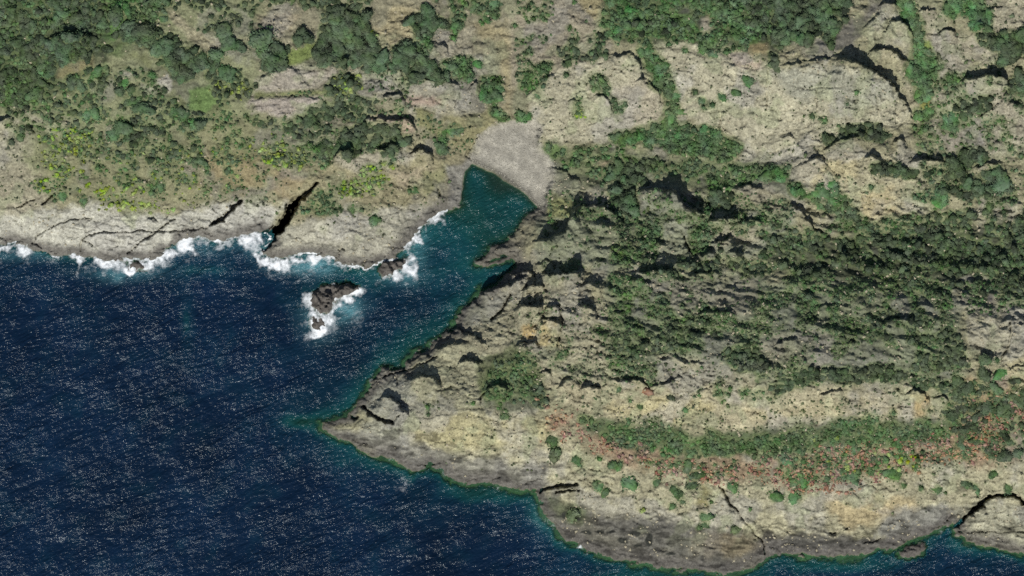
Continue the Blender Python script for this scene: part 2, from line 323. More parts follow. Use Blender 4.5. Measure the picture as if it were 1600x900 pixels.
# ground cover as surveyed: (polygon, colour of the bare surface, edge softness, how ragged the edge is)
ROCK, ROCKW, ROCKY, PINK, GREY = (160, 152, 132), (163, 154, 129), (172, 158, 118), (158, 142, 126), (128, 124, 112)
SOIL, TAN, ORANGE, OLIVE, GRASS, GREENG, DUFF = (138, 124, 96), (150, 138, 106), (150, 120, 84), (112, 114, 76), (96, 112, 66), (76, 104, 56), (62, 72, 50)
PAINT = [
 ([(-60, -60), (420, -60), (420, 230), (-60, 330)], (124, 125, 90), 20, 14),
 ([(420, -60), (840, -60), (840, 190), (740, 215), (420, 240)], (132, 124, 100), 20, 14),
 ([(-60, -60), (170, -60), (172, 60), (165, 90), (110, 105), (85, 145), (-60, 180)], DUFF, 8, 10),
 ([(22, -60), (34, -60), (38, 70), (34, 120), (24, 110), (28, 40)], (80, 98, 58), 5, 6),
 ([(88, 100), (145, 92), (150, 110), (120, 122), (90, 120)], (128, 118, 80), 6, 7),
 ([(160, 35), (200, 30), (240, 22), (262, 18), (268, 35), (235, 40), (205, 50), (175, 62), (162, 52)], GREENG, 6, 6),
 ([(168, 72), (190, 66), (205, 74), (190, 86), (172, 82)], GRASS, 5, 5),
 ([(205, 88), (225, 84), (245, 100), (275, 105), (300, 130), (330, 150), (350, 165), (335, 185), (290, 180), (265, 150), (262, 128), (225, 112)], OLIVE, 10, 10),
 ([(290, 140), (325, 138), (340, 160), (320, 178), (295, 172)], (92, 116, 66), 9, 8),
 ([(185, 112), (225, 108), (222, 124), (190, 122)], (158, 148, 138), 5, 6), ([(222, 130), (262, 122), (268, 142), (240, 150), (224, 148)], (158, 150, 138), 5, 7),
 ([(262, 10), (275, 20), (300, 48), (322, 52), (352, 56), (400, 58), (440, 22), (462, 24), (455, 42), (432, 60), (405, 72), (372, 66), (350, 72), (330, 84), (316, 72), (296, 58), (270, 34), (256, 16)], (150, 140, 112), 4, 4),
 ([(400, 25), (440, 20), (470, 24), (450, 45), (420, 70), (400, 75)], (148, 134, 108), 6, 6),
 ([(588, 45), (600, 35), (615, 10), (640, 8), (660, 12), (648, 22), (642, 38), (655, 55), (640, 70), (622, 72), (610, 92), (600, 84), (592, 62)], (154, 140, 106), 5, 4),
 ([(455, 72), (490, 70), (492, 90), (470, 102), (440, 106), (425, 100), (445, 90)], (104, 112, 66), 6, 6),
 ([(405, 130), (430, 112), (470, 100), (500, 105), (525, 112), (520, 132), (490, 140), (440, 146), (400, 148)], (158, 146, 132), 5, 6),
 ([(395, 154), (430, 153), (480, 150), (506, 152), (500, 168), (460, 182), (430, 180), (395, 178)], (158, 144, 134), 5, 6),
 ([(400, 146), (470, 141), (520, 140), (520, 148), (400, 153)], (112, 116, 70), 3, 3),
 ([(560, 112), (620, 104), (628, 120), (600, 138), (560, 140)], (150, 144, 124), 6, 8),
 ([(600, 136), (640, 126), (715, 130), (740, 140), (735, 200), (700, 205), (660, 190), (615, 150), (590, 150)], (150, 142, 124), 6, 8),
 ([(630, 155), (690, 154), (690, 164), (640, 163)], (158, 134, 118), 4, 4),
 ([(574, 184), (640, 186), (650, 206), (630, 214), (580, 208)], (166, 144, 122), 3, 4),
 ([(650, 170), (680, 175), (672, 200), (655, 195)], (128, 124, 80), 5, 5),
 ([(735, 40), (790, 35), (800, 60), (800, 180), (788, 175), (785, 110), (775, 60), (760, 60)], (148, 134, 100), 8, 6),
 ([(730, 85), (770, 82), (775, 115), (750, 122), (735, 112)], (152, 146, 126), 5, 6),
 ([(690, 180), (780, 175), (770, 198), (748, 215), (735, 240), (700, 230), (680, 205)], (134, 126, 88), 10, 8),
 ([(660, 60), (735, 45), (740, 85), (710, 105), (672, 92)], (148, 138, 116), 6, 8),
 ([(0, 190), (60, 170), (150, 200), (130, 225), (60, 215), (30, 260), (45, 320), (-60, 330), (-60, 190)], (152, 144, 120), 12, 12),
 ([(60, 210), (400, 190), (500, 240), (490, 290), (380, 310), (250, 320), (120, 320), (60, 300)], (128, 124, 90), 16, 12),
 ([(270, 240), (400, 235), (440, 270), (380, 300), (300, 290)], (138, 122, 88), 14, 10),
 ([(420, 265), (480, 260), (478, 295), (450, 315), (420, 300)], (142, 124, 90), 8, 8),
 ([(-60, 320), (40, 318), (130, 325), (200, 330), (300, 330), (345, 322), (400, 318), (455, 318), (430, 350), (400, 400), (-60, 420)], (176, 170, 157), 10, 10),
 ([(0, 270), (60, 262), (100, 300), (60, 330), (0, 330)], (152, 142, 118), 12, 10),
 ([(455, 300), (520, 250), (650, 245), (735, 225), (725, 330), (640, 380), (560, 420), (460, 400)], (140, 130, 98), 10, 10),
 ([(520, 240), (650, 238), (640, 258), (530, 268)], (156, 146, 126), 6, 7), ([(615, 265), (680, 262), (672, 290), (625, 292)], (156, 140, 114), 7, 7),
 ([(440, 350), (520, 345), (600, 320), (660, 325), (700, 315), (640, 395), (560, 425), (415, 405)], (162, 155, 138), 10, 9),
 ([(660, 270), (700, 262), (690, 300), (665, 310)], (130, 126, 88), 8, 6),
 ([(700, 262), (730, 250), (742, 228), (752, 215), (738, 262), (726, 330), (690, 332), (700, 300)], (148, 142, 132), 4, 5),
 ([(800, 20), (900, 0), (960, 60), (950, 90), (900, 110), (800, 130)], (142, 130, 110), 8, 8),
 ([(905, 0), (945, 0), (945, 28), (930, 30), (912, 15)], (146, 132, 96), 4, 4),
 ([(945, -60), (1330, -60), (1318, 40), (1290, 60), (1220, 80), (1160, 82), (1110, 62), (1070, 72), (1000, 72), (950, 60)], DUFF, 5, 8),
 ([(1096, 30), (1110, 28), (1112, 50), (1108, 58), (1098, 55)], (148, 132, 102), 3, 4),
 ([(1160, 72), (1180, 64), (1202, 68), (1200, 88), (1180, 92), (1162, 84)], (140, 122, 84), 4, 4),
 ([(822, 150), (850, 120), (900, 105), (960, 88), (998, 86), (1002, 125), (1035, 160), (1038, 200), (1000, 200), (950, 205), (930, 225), (860, 228), (830, 195)], ROCKW, 6, 6),
 ([(930, 130), (1030, 140), (1036, 198), (960, 190)], (160, 148, 126), 9, 9),
 ([(1020, 72), (1062, 68), (1110, 74), (1160, 86), (1215, 98), (1222, 108), (1300, 92), (1380, 125), (1425, 175), (1415, 200), (1340, 205), (1290, 225), (1245, 250), (1190, 262), (1150, 225), (1120, 200), (1070, 190), (1062, 150), (1030, 115)], ROCKW, 6, 6),
 ([(1190, 105), (1310, 100), (1390, 130), (1410, 160), (1310, 160), (1230, 150)], (150, 146, 128), 10, 10),
 ([(1130, 76), (1190, 92), (1200, 112), (1150, 104)], (164, 142, 124), 7, 7),
 ([(1222, 96), (1260, 70), (1300, 48), (1330, 20), (1350, 0), (1390, -60), (1340, -60), (1300, 30), (1255, 68), (1210, 90)], (148, 138, 110), 6, 6),
 ([(1250, 92), (1290, 60), (1330, 35), (1372, 2), (1380, 12), (1350, 42), (1345, 60), (1310, 82)], (104, 98, 90), 8, 8),
 ([(1345, 60), (1350, 42), (1378, 15), (1405, 25), (1424, 60), (1428, 76), (1380, 76)], (156, 148, 122), 4, 5),
 ([(1430, 20), (1480, 15), (1470, 40), (1500, 50), (1550, 70), (1555, 100), (1500, 108), (1468, 100), (1450, 70)], (152, 142, 120), 6, 7),
 ([(1520, -60), (1700, -60), (1700, 60), (1600, 55), (1560, 50), (1540, 20)], (158, 148, 124), 6, 7),
 ([(1300, 85), (1400, 98), (1415, 150), (1425, 175), (1438, 185), (1450, 230), (1430, 170), (1425, 100), (1390, 80)], (150, 140, 112), 6, 6),
 ([(1450, 140), (1500, 120), (1570, 122), (1600, 140), (1700, 150), (1700, 240), (1540, 250), (1470, 235), (1440, 200)], (152, 142, 122), 8, 9),
 ([(1470, 190), (1560, 185), (1560, 235), (1480, 235)], (142, 132, 116), 8, 9),
 ([(1235, 258), (1285, 242), (1350, 238), (1460, 248), (1468, 300), (1455, 340), (1400, 350), (1340, 350), (1310, 300), (1260, 285)], (160, 150, 120), 6, 8),
 ([(1240, 256), (1330, 240), (1345, 280), (1250, 282)], (168, 154, 116), 6, 8), ([(1340, 300), (1390, 290), (1400, 335), (1350, 335)], (168, 152, 114), 8, 8),
 ([(840, 225), (1000, 230), (1060, 250), (1230, 262), (1240, 320), (1100, 300), (980, 300), (880, 290), (860, 260)], (112, 116, 82), 10, 10),
 ([(930, 248), (952, 250), (950, 265), (932, 262)], (158, 136, 108), 3, 4),
 ([(855, 300), (905, 310), (890, 340), (855, 345), (848, 330)], (128, 130, 86), 6, 6),
 ([(840, 340), (900, 320), (1000, 330), (1000, 420), (860, 430), (835, 380)], (122, 124, 100), 10, 12),
 ([(1028, 340), (1070, 345), (1082, 375), (1090, 410), (1040, 415), (1025, 390)], (150, 142, 120), 5, 6),
 ([(1000, 290), (1060, 295), (1080, 325), (1240, 320), (1240, 400), (1100, 410), (1000, 420)], (130, 130, 110), 10, 10),
 ([(1110, 350), (1200, 345), (1190, 385), (1120, 390)], (146, 138, 114), 8, 8), ([(1145, 290), (1200, 285), (1240, 330), (1160, 330)], (146, 136, 112), 8, 8),
 ([(1200, 380), (1290, 368), (1450, 360), (1700, 340), (1700, 470), (1400, 460), (1200, 430)], (72, 78, 56), 14, 14),
 ([(940, 430), (1200, 430), (1500, 460), (1500, 590), (1250, 600), (1000, 590), (940, 520)], (112, 116, 92), 16, 14),
 ([(1000, 440), (1180, 440), (1180, 490), (1040, 490)], (128, 122, 104), 12, 10),
 ([(1180, 530), (1300, 520), (1290, 600), (1190, 600)], (128, 122, 104), 12, 10), ([(1030, 555), (1100, 560), (1180, 590), (1180, 610), (1030, 600)], (148, 140, 114), 8, 9),
 ([(1500, 430), (1530, 425), (1565, 440), (1560, 500), (1510, 500), (1498, 470)], (142, 134, 116), 5, 6), ([(1528, 440), (1555, 436), (1558, 480), (1535, 490)], (100, 92, 88), 6, 7),
 ([(1510, 500), (1580, 490), (1700, 480), (1700, 570), (1570, 580), (1540, 560), (1512, 540)], (150, 142, 122), 6, 7),
 ([(1560, 565), (1700, 540), (1700, 640), (1580, 620), (1565, 590)], (166, 154, 118), 6, 7),
 ([(1480, 600), (1570, 585), (1600, 650), (1600, 720), (1500, 730), (1470, 680), (1500, 640)], (146, 120, 88), 10, 10),
 ([(780, 430), (840, 430), (950, 470), (980, 600), (900, 640), (850, 600), (830, 560), (750, 560), (700, 520), (745, 465)], (146, 138, 112), 8, 9),
 ([(840, 500), (870, 500), (875, 540), (845, 540)], (176, 156, 108), 5, 6), ([(815, 505), (840, 508), (835, 528), (818, 526)], (176, 148, 98), 4, 5),
 ([(720, 475), (770, 452), (790, 470), (765, 510), (730, 510), (712, 505)], (134, 130, 112), 5, 6),
 ([(595, 580), (640, 570), (700, 525), (760, 550), (760, 640), (680, 650), (600, 640)], (148, 142, 114), 8, 8),
 ([(560, 630), (600, 590), (640, 595), (634, 650), (600, 660), (570, 650)], (138, 134, 120), 5, 5),
 ([(750, 565), (800, 545), (835, 560), (855, 610), (845, 640), (800, 650), (752, 635)], (98, 104, 68), 8, 9),
 ([(850, 600), (1000, 600), (1200, 608), (1420, 605), (1480, 625), (1475, 655), (1300, 668), (1120, 672), (1000, 665), (900, 640)], (162, 150, 120), 7, 8),
 ([(940, 640), (1060, 615), (1120, 640), (1080, 665), (960, 650)], (170, 156, 114), 8, 8), ([(1150, 640), (1300, 630), (1320, 655), (1180, 660)], (168, 154, 120), 8, 8),
 ([(1425, 615), (1450, 612), (1460, 650), (1430, 650)], (176, 150, 102), 5, 5),
 ([(540, 660), (640, 645), (780, 645), (900, 650), (960, 700), (1100, 740), (1300, 755), (1450, 715), (1600, 700), (1700, 700), (1700, 860), (1450, 830), (1200, 860), (900, 800), (840, 760), (700, 740), (560, 690)], (160, 151, 121), 8, 8),
 ([(640, 650), (860, 655), (850, 700), (700, 705), (620, 680)], (168, 156, 114), 10, 9), ([(560, 655), (640, 640), (640, 700), (560, 690)], (140, 136, 118), 8, 8),
 ([(870, 645), (960, 675), (1100, 705), (1250, 705), (1420, 685), (1600, 640), (1600, 715), (1450, 725), (1290, 755), (1100, 750), (980, 725), (900, 690), (862, 660)], (146, 120, 94), 14, 14),
 ([(1000, 720), (1060, 716), (1055, 740), (1005, 738)], (130, 116, 88), 8, 10),
 ([(890, 640), (1000, 668), (1140, 680), (1300, 662), (1500, 650), (1480, 690), (1300, 702), (1080, 712), (950, 685)], (78, 92, 60), 6, 8),
 ([(1300, 770), (1430, 780), (1440, 815), (1330, 830), (1290, 800)], (170, 150, 110), 10, 10),
 ([(1090, 760), (1110, 765), (1100, 815), (1086, 800)], (140, 128, 80), 5, 5),
 ([(540, 668), (640, 688), (700, 708), (780, 718), (850, 728), (858, 760), (842, 770), (700, 755), (600, 716), (500, 670)], (124, 119, 108), 7, 7),
 ([(868, 820), (910, 800), (1000, 810), (1090, 818), (1180, 838), (1240, 832), (1330, 838), (1400, 832), (1440, 815), (1490, 805), (1480, 825), (1400, 862), (1300, 876), (1200, 870), (1130, 900), (1000, 888), (890, 852)], (96, 91, 82), 6, 9),
 ([(1080, 822), (1180, 835), (1200, 858), (1140, 872), (1080, 860)], (122, 108, 84), 9, 9), ([(1200, 845), (1370, 842), (1330, 866), (1210, 866)], (90, 86, 80), 6, 7),
 ([(1380, 800), (1480, 790), (1482, 815), (1430, 842), (1360, 845)], (124, 120, 112), 8, 8),
 ([(842, 775), (900, 785), (915, 805), (900, 820), (870, 820), (848, 802)], (92, 96, 70), 5, 6),
 ([(1496, 790), (1545, 780), (1600, 790), (1700, 800), (1700, 870), (1540, 850), (1496, 830)], (148, 142, 120), 4, 5),
]
# dark wet weed stained hollows on the lower shelf: centre, half axes
POOLS = [(975, 845, 9, 4), (992, 834, 9, 4), (1014, 845, 6, 9), (997, 852, 6, 3), (916, 832, 8, 3), (939, 831, 5, 2.4), (955, 833, 6, 2.4), (1050, 866, 9, 2.6), (1300, 834, 7, 2), (892, 806, 15, 8)]

# ---------------------------------------------------------------- survey grid: fine over the place, stretched far beyond it
STEP = 1.5
fx = np.arange(-60, 1660.1, STEP)
fy = np.arange(-60, 960.1, STEP)
out = np.array([4400, 2600, 1500, 900, 520, 300, 170, 90, 40], float)
GX = np.concatenate([-60 - out, fx, fx[-1] + out[::-1]]).astype(np.float32)
GY = np.concatenate([-60 - out, fy, fy[-1] + out[::-1]]).astype(np.float32)
NX, NY = len(GX), len(GY)
PX, PY = np.meshgrid(GX, GY)
CX, CY = np.clip(PX, -60, 1660), np.clip(PY, -60, 960)      # what lies beyond goes on as the margin does


def window(x0, x1, y0, y1):
    return slice(max(np.searchsorted(GX, x0) - 1, 0), np.searchsorted(GX, x1) + 1), slice(max(np.searchsorted(GY, y0) - 1, 0), np.searchsorted(GY, y1) + 1)


W1 = (fbm(CX, CY, 14, 4, 1) - .5)
W2 = (fbm(CX, CY, 14, 4, 2) - .5)
WX, WY = CX + 7 * W1, CY + 7 * W2            # ragged coordinates: outlines wander like rock does

# ---------------------------------------------------------------- surface colour of the bare ground
edge = (fbm(CX, CY, 26, 6, 40, .62) - .5) * 2.4
C = np.empty(PX.shape + (3,), np.float32)
C[:] = lin((140, 134, 110))

VX, VY = CX, CY
for pts_, colr, soft, rag in PAINT:
    xa = np.array(pts_)
    m = soft + rag
    x0, x1, y0, y1 = xa[:, 0].min() - m, xa[:, 0].max() + m, xa[:, 1].min() - m, xa[:, 1].max() + m
    if x1 >= 1660: x1 = 1e5
    if x0 <= -60: x0 = -1e5
    if y0 <= -60: y0 = -1e5
    sxl, syl = window(x0, x1, y0, y1)
    s_ = sdf(CX[syl, sxl], CY[syl, sxl], pts_) + (rag * 1.5 + 3) * edge[syl, sxl]
    mk = sstep(-soft * .8 - 2, soft * .8 + 2, s_)[..., None] * .94
    grey = sum(colr) / 3
    colr = tuple(grey + .78 * (q - grey) for q in colr)
    C[syl, sxl] = C[syl, sxl] * (1 - mk) + mk * lin(colr)
lum = C.mean(-1)
ROCKY_ = sstep(.15, .24, lum)            # how bare and stony the surface is

# joints: the bare rock is broken into blocks, each standing a little higher or lower than the next
f1a, f2a, ida = worley((WX + 4 * W2) / 17 + .1 * WY / 17, (WY + 4 * W1) / 11, 1)
f1b, f2b, idb = worley(WX / 6.2, WY / 4.6, 2)
W3 = fbm(CX, CY, 5, 3, 4) - .5
W4 = fbm(CX, CY, 5, 3, 6) - .5
# long wandering bedding cracks, tilted down to the west
ph = (CY * .96 - CX * .18 + 60 * (fbm(CX, CY, 130, 3, 34) - .5) + 5 * W3) / 15
lay = np.abs(ph - np.round(ph))
lgate = sstep(.46, .56, fbm(CX, CY, 40, 4, 36)) * (.5 + .5 * sstep(.4, .6, vnoise(np.round(ph) * 3.7, CX / 60, 37)))
STRATA = sstep(.07, .015, lay) * lgate
JOINT = np.maximum(np.maximum(sstep(.07, .0, f2a - f1a) * .8, sstep(.12, .0, f2b - f1b) * .5), STRATA)

# coast distance (positive on land)
cd = np.full(PX.shape, -400, np.float32)
pts = np.array(COAST)
ins = inside(PX, PY, COAST)
near = (PX > -75) & (PX < 1675) & (PY > 200) & (PY < 975)
dd = seg_dist(PX[near] + 5 * W1[near], PY[near] + 5 * W2[near], COAST, True)[0]
i2 = inside(PX[near] + 5 * W1[near], PY[near] + 5 * W2[near], COAST)
cd[near] = np.where(i2, dd, -dd)
cd[near] += ((ida[near] - .5) * 6 + (idb[near] - .5) * 3.4 + 3 * W3[near]) * sstep(16, 5, np.abs(cd[near])) * sstep(62, 84, np.hypot(CX[near] - 785, CY[near] - 280))
cd[~near] = np.where(ins[~near], 300, -400)
cd[(~near) & (~ins) & (PY < 975)] = -300

# base relief: thin plate surface through the spot heights
sp = np.array(SPOTS, float)


def tps(r2):
    return np.where(r2 > 0, r2 * np.log(r2 + 1e-9), 0)


n = len(sp)
xs, ys = sp[:, 0] / 400, sp[:, 1] / 400
K = tps((xs[:, None] - xs) ** 2 + (ys[:, None] - ys) ** 2) + np.eye(n) * 0.002
P = np.stack([np.ones(n), xs, ys], 1)
A = np.block([[K, P], [P.T, np.zeros((3, 3))]])
wts = np.linalg.solve(A, np.concatenate([sp[:, 2], np.zeros(3)]))
kx, ky = np.arange(-60, 1661, 10.0), np.arange(-60, 961, 10.0)
KX, KY = np.meshgrid(kx / 400, ky / 400)
R = (KX[..., None] - xs) ** 2 + (KY[..., None] - ys) ** 2
coarse = tps(R) @ wts[:n] + wts[n] + wts[n + 1] * KX + wts[n + 2] * KY
coarse = np.maximum(coarse, 0.6)


def bil(a, x, y, x0, y0, st):
    u = np.clip((x - x0) / st, 0, a.shape[1] - 1.001)
    v = np.clip((y - y0) / st, 0, a.shape[0] - 1.001)
    i, j = u.astype(int), v.astype(int)
    fu, fv = u - i, v - j
    return (a[j, i] * (1 - fu) + a[j, i + 1] * fu) * (1 - fv) + (a[j + 1, i] * (1 - fu) + a[j + 1, i + 1] * fu) * fv


HB = bil(coarse, CX, CY, -60, -60, 10.0)
rockness = np.ones(PX.shape, np.float32)
land = np.clip(cd, 0, None)
prof = (1 - np.exp(-land / 34)) * HB * 0.93 + 0.9 * (1 - np.exp(-land / 2.5))
beach_d = sdf(CX + 6 * W1 + 5 * W3, CY + 6 * W2 + 5 * W4, BEACH)
bw = sstep(-5, 5, beach_d)
prof = prof * (1 - bw) + bw * (0.05 + 0.028 * np.clip(cd, 0, 60) + .05 * np.sin((cd + 14 * W1) * .3) * sstep(6, 14, cd))
# sea bed
sea = np.clip(-cd, 0, None)
SHOAL = [(785, 285, 44, 34, .10), (750, 345, 60, 50, .38), (690, 420, 60, 60, .7), (650, 480, 50, 60, .85), (470, 660, 34, 12, .18), (870, 800, 40, 26, .1), (290, 505, 12, 34, .45), (320, 422, 46, 16, .5), (1470, 850, 40, 16, .75), (1300, 885, 120, 12, .5), (640, 560, 40, 40, .6), (1060, 905, 160, 14, .35), (500, 470, 60, 50, .55), (640, 720, 120, 22, .45), (760, 772, 90, 16, .4)]
steep = 1 - .62 * (1 - sstep(480, 640, CX)) * (1 - sstep(520, 560, CY)) - .45 * sstep(640, 700, CY)
deep = 9 * (1 - np.exp(-sea / (55 * steep))) + 4 * (1 - np.exp(-sea / (10 * steep)))
for x, y, rx, ry, f in SHOAL:
    g = np.exp(-(((CX - x) / rx) ** 2 + ((CY - y) / ry) ** 2))
    deep = deep * (1 - g * (1 - f))
deep = deep * (.7 + .6 * fbm(CX, CY, 26, 4, 64))
ledge = (4 + 11 * fbm(CX, CY, 24, 3, 67)) * np.where((CX > 480) & (CY > 440), 1, .35)
deep = deep * (.16 + .84 * sstep(ledge * .4, ledge * 1.3, sea))
H = np.where(cd > 0, prof, -deep - 0.1)
slope_n = sstep(2, 30, cd) * (1 - bw)

# smooth slabs here, shattered ground there
ROUGH_ = .45 + 1.3 * sstep(.42, .6, fbm(CX, CY, 70, 3, 58)) + 1.2 * sstep(760, 860, CX) * sstep(280, 340, CY) * (1 - sstep(590, 640, CY))
# broad knobbly relief of the weathered rock
crag = sstep(780, 880, CX) * sstep(270, 330, CY) * (1 - sstep(600, 640, CY))
H = H + slope_n * ((fbm(WX, WY, 60, 3, 5) - .5) * 3.2 + (ridged(WX, WY, 26, 4, 7) - .6) * 1.1)
# long crags running across the slope
H = H + slope_n * (.35 + .9 * crag) * (ridged((WX + .3 * WY) * .38, WY - .22 * WX, 22, 3, 8) - .6) * 3.4
shore = sstep(0, 6, cd) * (1 - bw)
H = H + shore * ((ridged(WX, WY, 9, 4, 9) - .6) * 0.6 * ROUGH_ + (fbm(CX, CY, 4, 3, 12) - .5) * 0.5)
H = H + bw * (fbm(CX, CY, 5, 3, 14) - .5) * 0.16
rk = shore * (.35 + .65 * ROCKY_)
H = H + rk * ((ida - .5) * 0.8 + (idb - .5) * 0.34 * ROUGH_ - .55 * JOINT + .5 * (lay - .25) * lgate)
# bedding: low steps running along the slope
bed = np.sin((WY * 0.9 + WX * 0.22 + 9 * W1) * 0.42) * 0.5 + np.sin((WY + WX * 0.12) * 0.19 + 6 * W2) * 0.5
H = H + slope_n * bed * 0.28 * sstep(.42, .6, fbm(CX, CY, 90, 2, 33))
H = np.where(cd > 0, np.maximum(H, 0.12), H)

for pts_, hw, dep in CRACKS:
    xa = np.array(pts_)
    sxl, syl = window(xa[:, 0].min() - 14, xa[:, 0].max() + 14, xa[:, 1].min() - 14, xa[:, 1].max() + 14)
    d, _s, run, tot = seg_dist(CX[syl, sxl] + 6 * W1[syl, sxl] + 5 * W3[syl, sxl], CY[syl, sxl] + 6 * W2[syl, sxl] + 5 * W4[syl, sxl], pts_, False)
    wid = hw * np.clip(np.minimum(run, tot - run) / (.2 * tot), .25 if hw < 3 else .7, 1) * (0.85 if hw > 3 else .56) * (0.3 + 1.3 * vnoise(CX[syl, sxl] / 7, CY[syl, sxl] / 7, 3))
    H[syl, sxl] = np.maximum(H[syl, sxl] - (dep if hw > 3 else .85 * dep) * sstep(wid + 1.2, wid * 0.45, d), np.minimum(H[syl, sxl], -5.0))
H = H + sstep(1, 6, cd) * (1 - sstep(45, 75, cd)) * sstep(640, 690, CY) * (vnoise((CX + CY * .5) / 26 + 2 * W1, (CY - .25 * CX) / 4.2 + 3 * W2, 57) - .5) * .7
HBASE = H.copy()

OWN = np.full(PX.shape, -1, np.int16)
BESTC = np.zeros(PX.shape, np.float32)
TAN_EL = math.tan(SUN_EL)
for k, (pts_, w, L, lab) in enumerate(OUTCROPS):
    xa = np.array(pts_)
    m = 3 * L
    sxl, syl = window(xa[:, 0].min() - m, xa[:, 0].max() + m, xa[:, 1].min() - m, xa[:, 1].max() + m)
    qx, qy = CX[syl, sxl] + 9 * W1[syl, sxl] + 6 * W3[syl, sxl], CY[syl, sxl] + 9 * W2[syl, sxl] + 6 * W4[syl, sxl]
    d, side, run, tot = seg_dist(qx, qy, pts_, False)
    amp = min(w, 9 + .85 * (w - 9)) * S * TAN_EL * 1.05 + 0.3
    amp = amp * (0.72 + 0.5 * fbm(CX[syl, sxl], CY[syl, sxl], 11, 3, 60 + k % 7))
    # ends thin out
    ax, ay = pts_[0]
    bx, by = pts_[-1]
    ux, uy = bx - ax, by - ay
    ll = math.hypot(ux, uy)
    along = ((qx - ax) * ux + (qy - ay) * uy) / ll
    endt = sstep(-0.12 * ll - 3, 0.12 * ll + 1, along) * (1 - sstep(0.88 * ll - 1, 1.12 * ll + 3, along))
    lump = 0.8 + 0.4 * fbm(qx, qy, 10, 3, 70 + k % 5)
    hi = np.exp(-(d / L) ** 1.5) * lump
    lo = np.clip(1 - d / 1.8, 0, 1)
    c = amp * endt * np.where(side > 0, hi, lo)
    m2 = (c > BESTC[syl, sxl]) & (c > 0.22) & (cd[syl, sxl] > 1)
    OWN[syl, sxl] = np.where(m2, k, OWN[syl, sxl])
    BESTC[syl, sxl] = np.maximum(BESTC[syl, sxl], c)
    H[syl, sxl] += np.where(cd[syl, sxl] > 0.5, c, 0)

ISL = np.full(PX.shape, -1, np.int16)
for k, (pts_, hh, lab) in enumerate(SEA_ROCKS):
    xa = np.array(pts_)
    sxl, syl = window(xa[:, 0].min() - 12, xa[:, 0].max() + 12, xa[:, 1].min() - 12, xa[:, 1].max() + 12)
    d = sdf(CX[syl, sxl] + 10 * W1[syl, sxl] + 8 * W3[syl, sxl], CY[syl, sxl] + 10 * W2[syl, sxl] + 8 * W4[syl, sxl], pts_)
    dome = hh * (1 - np.exp(-np.clip(d, 0, None) / 4.5)) * (0.1 + 1.3 * ridged(CX[syl, sxl], CY[syl, sxl], 11, 5, 21) ** 3 * 1.25 + .25 * (idb[syl, sxl] - .5)) + np.minimum(d, 1) * .2
    hr = np.where(d > 0, dome - 0.15, d * 0.3)
    up = (hr > H[syl, sxl]) & (d > -5)
    H[syl, sxl] = np.where(up, hr, H[syl, sxl])
    ISL[syl, sxl] = np.where(up & (d > -3), k, ISL[syl, sxl])


def ground(x, y):
    """height of the ground at map points"""
    return bil(H[9:-9, 9:-9], np.asarray(x, float), np.asarray(y, float), -60.0, -60.0, STEP)


# ---------------------------------------------------------------- surface colour of the bare ground
# mottling: patches of lichen, dead grass and pale fresh rock
veg_amt = np.clip((C[..., 1] - C[..., 0]) * 8 + 0.25, 0, 1)
n1 = fbm(CX, CY, 18, 5, 44)[..., None]
n2 = fbm(CX, CY, 5, 4, 46)[..., None]
n3 = fbm(CX, CY, 45, 4, 48)[..., None]
C *= np.array([0.92, 0.955, 0.95]) * (0.80 + 0.40 * n1) * (0.84 + 0.32 * n2)
mk = sstep(.52, .68, n3) * 0.5
C = C * (1 - mk) + mk * C.mean(-1, keepdims=True) * np.array([1.0, 0.97, 0.90])
gm = sstep(.55, .68, fbm(CX, CY, 30, 5, 50))[..., None] * 0.55 * sstep(20, 60, cd)[..., None]
C = C * (1 - gm) + gm * C.mean(-1, keepdims=True) * np.array([0.92, 0.98, 0.62])
C *= (1 - .38 * JOINT * ROCKY_ * sstep(4, 14, cd))[..., None] * np.array([1, 1.0, .96])
# pale weathered faces and dark lichen, block by block
C *= (1 + ((ida - .5) * .2 + (idb - .5) * .18) * ROCKY_)[..., None]
# run-off streaks down the seaward faces
stk = vnoise(CX / 3.2 + 6 * W1 + .02 * CY, CY / 34 + 3 * W2, 52) * .6 + vnoise(CX / 1.7 + 7 * W2 - .03 * CY, CY / 22 + 3 * W1, 53) * .4
sm = sstep(600, 640, CY) * sstep(10, 40, cd) + 0.6 * sstep(1040, 1090, CX) * (1 - sstep(255, 275, CY)) * sstep(85, 120, CY) + .35
C *= (1 + (stk - .5) * 0.5 * np.clip(sm, 0, 1))[..., None]
# dark weed and lichen zone above the water line
wid = 27 * (0.25 + 1.5 * fbm(CX, CY, 34, 4, 55)) * np.where(CX < 700, .85, 1.0)
wet = (1 - sstep(wid * .25, wid, cd)) * (1 - bw)
wet *= 1 - .75 * np.exp(-((CX - 722) / 22) ** 2 - ((CY - 285) / 50) ** 2) - .6 * np.exp(-((CX - 815) / 24) ** 2 - ((CY - 360) / 22) ** 2)
C = C * (1 - .88 * wet[..., None]) + .88 * wet[..., None] * lin((88, 85, 80)) * (0.5 + 1.0 * n2)
wb = bw * (1 - sstep(4, 12, cd + 6 * W1))
bc = sstep(-16, 9, beach_d + 14 * edge) * sstep(-4, 3, beach_d + 4)
C = C * (1 - bc[..., None]) + bc[..., None] * lin((150, 146, 134)) * (0.72 + .56 * n2) * (0.7 + .6 * n1) * (.97 + .06 * np.sin((cd + 14 * W1) * .3 + 1))[..., None]
C *= (1 - .6 * wb)[..., None]
shelf = sstep(2, 6, cd) * (1 - sstep(45, 75, cd)) * sstep(640, 690, CY)
gro = vnoise((CX + CY * .5) / 26 + 2 * W1, (CY - .25 * CX) / 4.2 + 3 * W2, 57) * .55 + vnoise(CX / 11, CY / 2.2, 59) * .45
C *= (1 + (gro - .5) * .9 * shelf)[..., None]
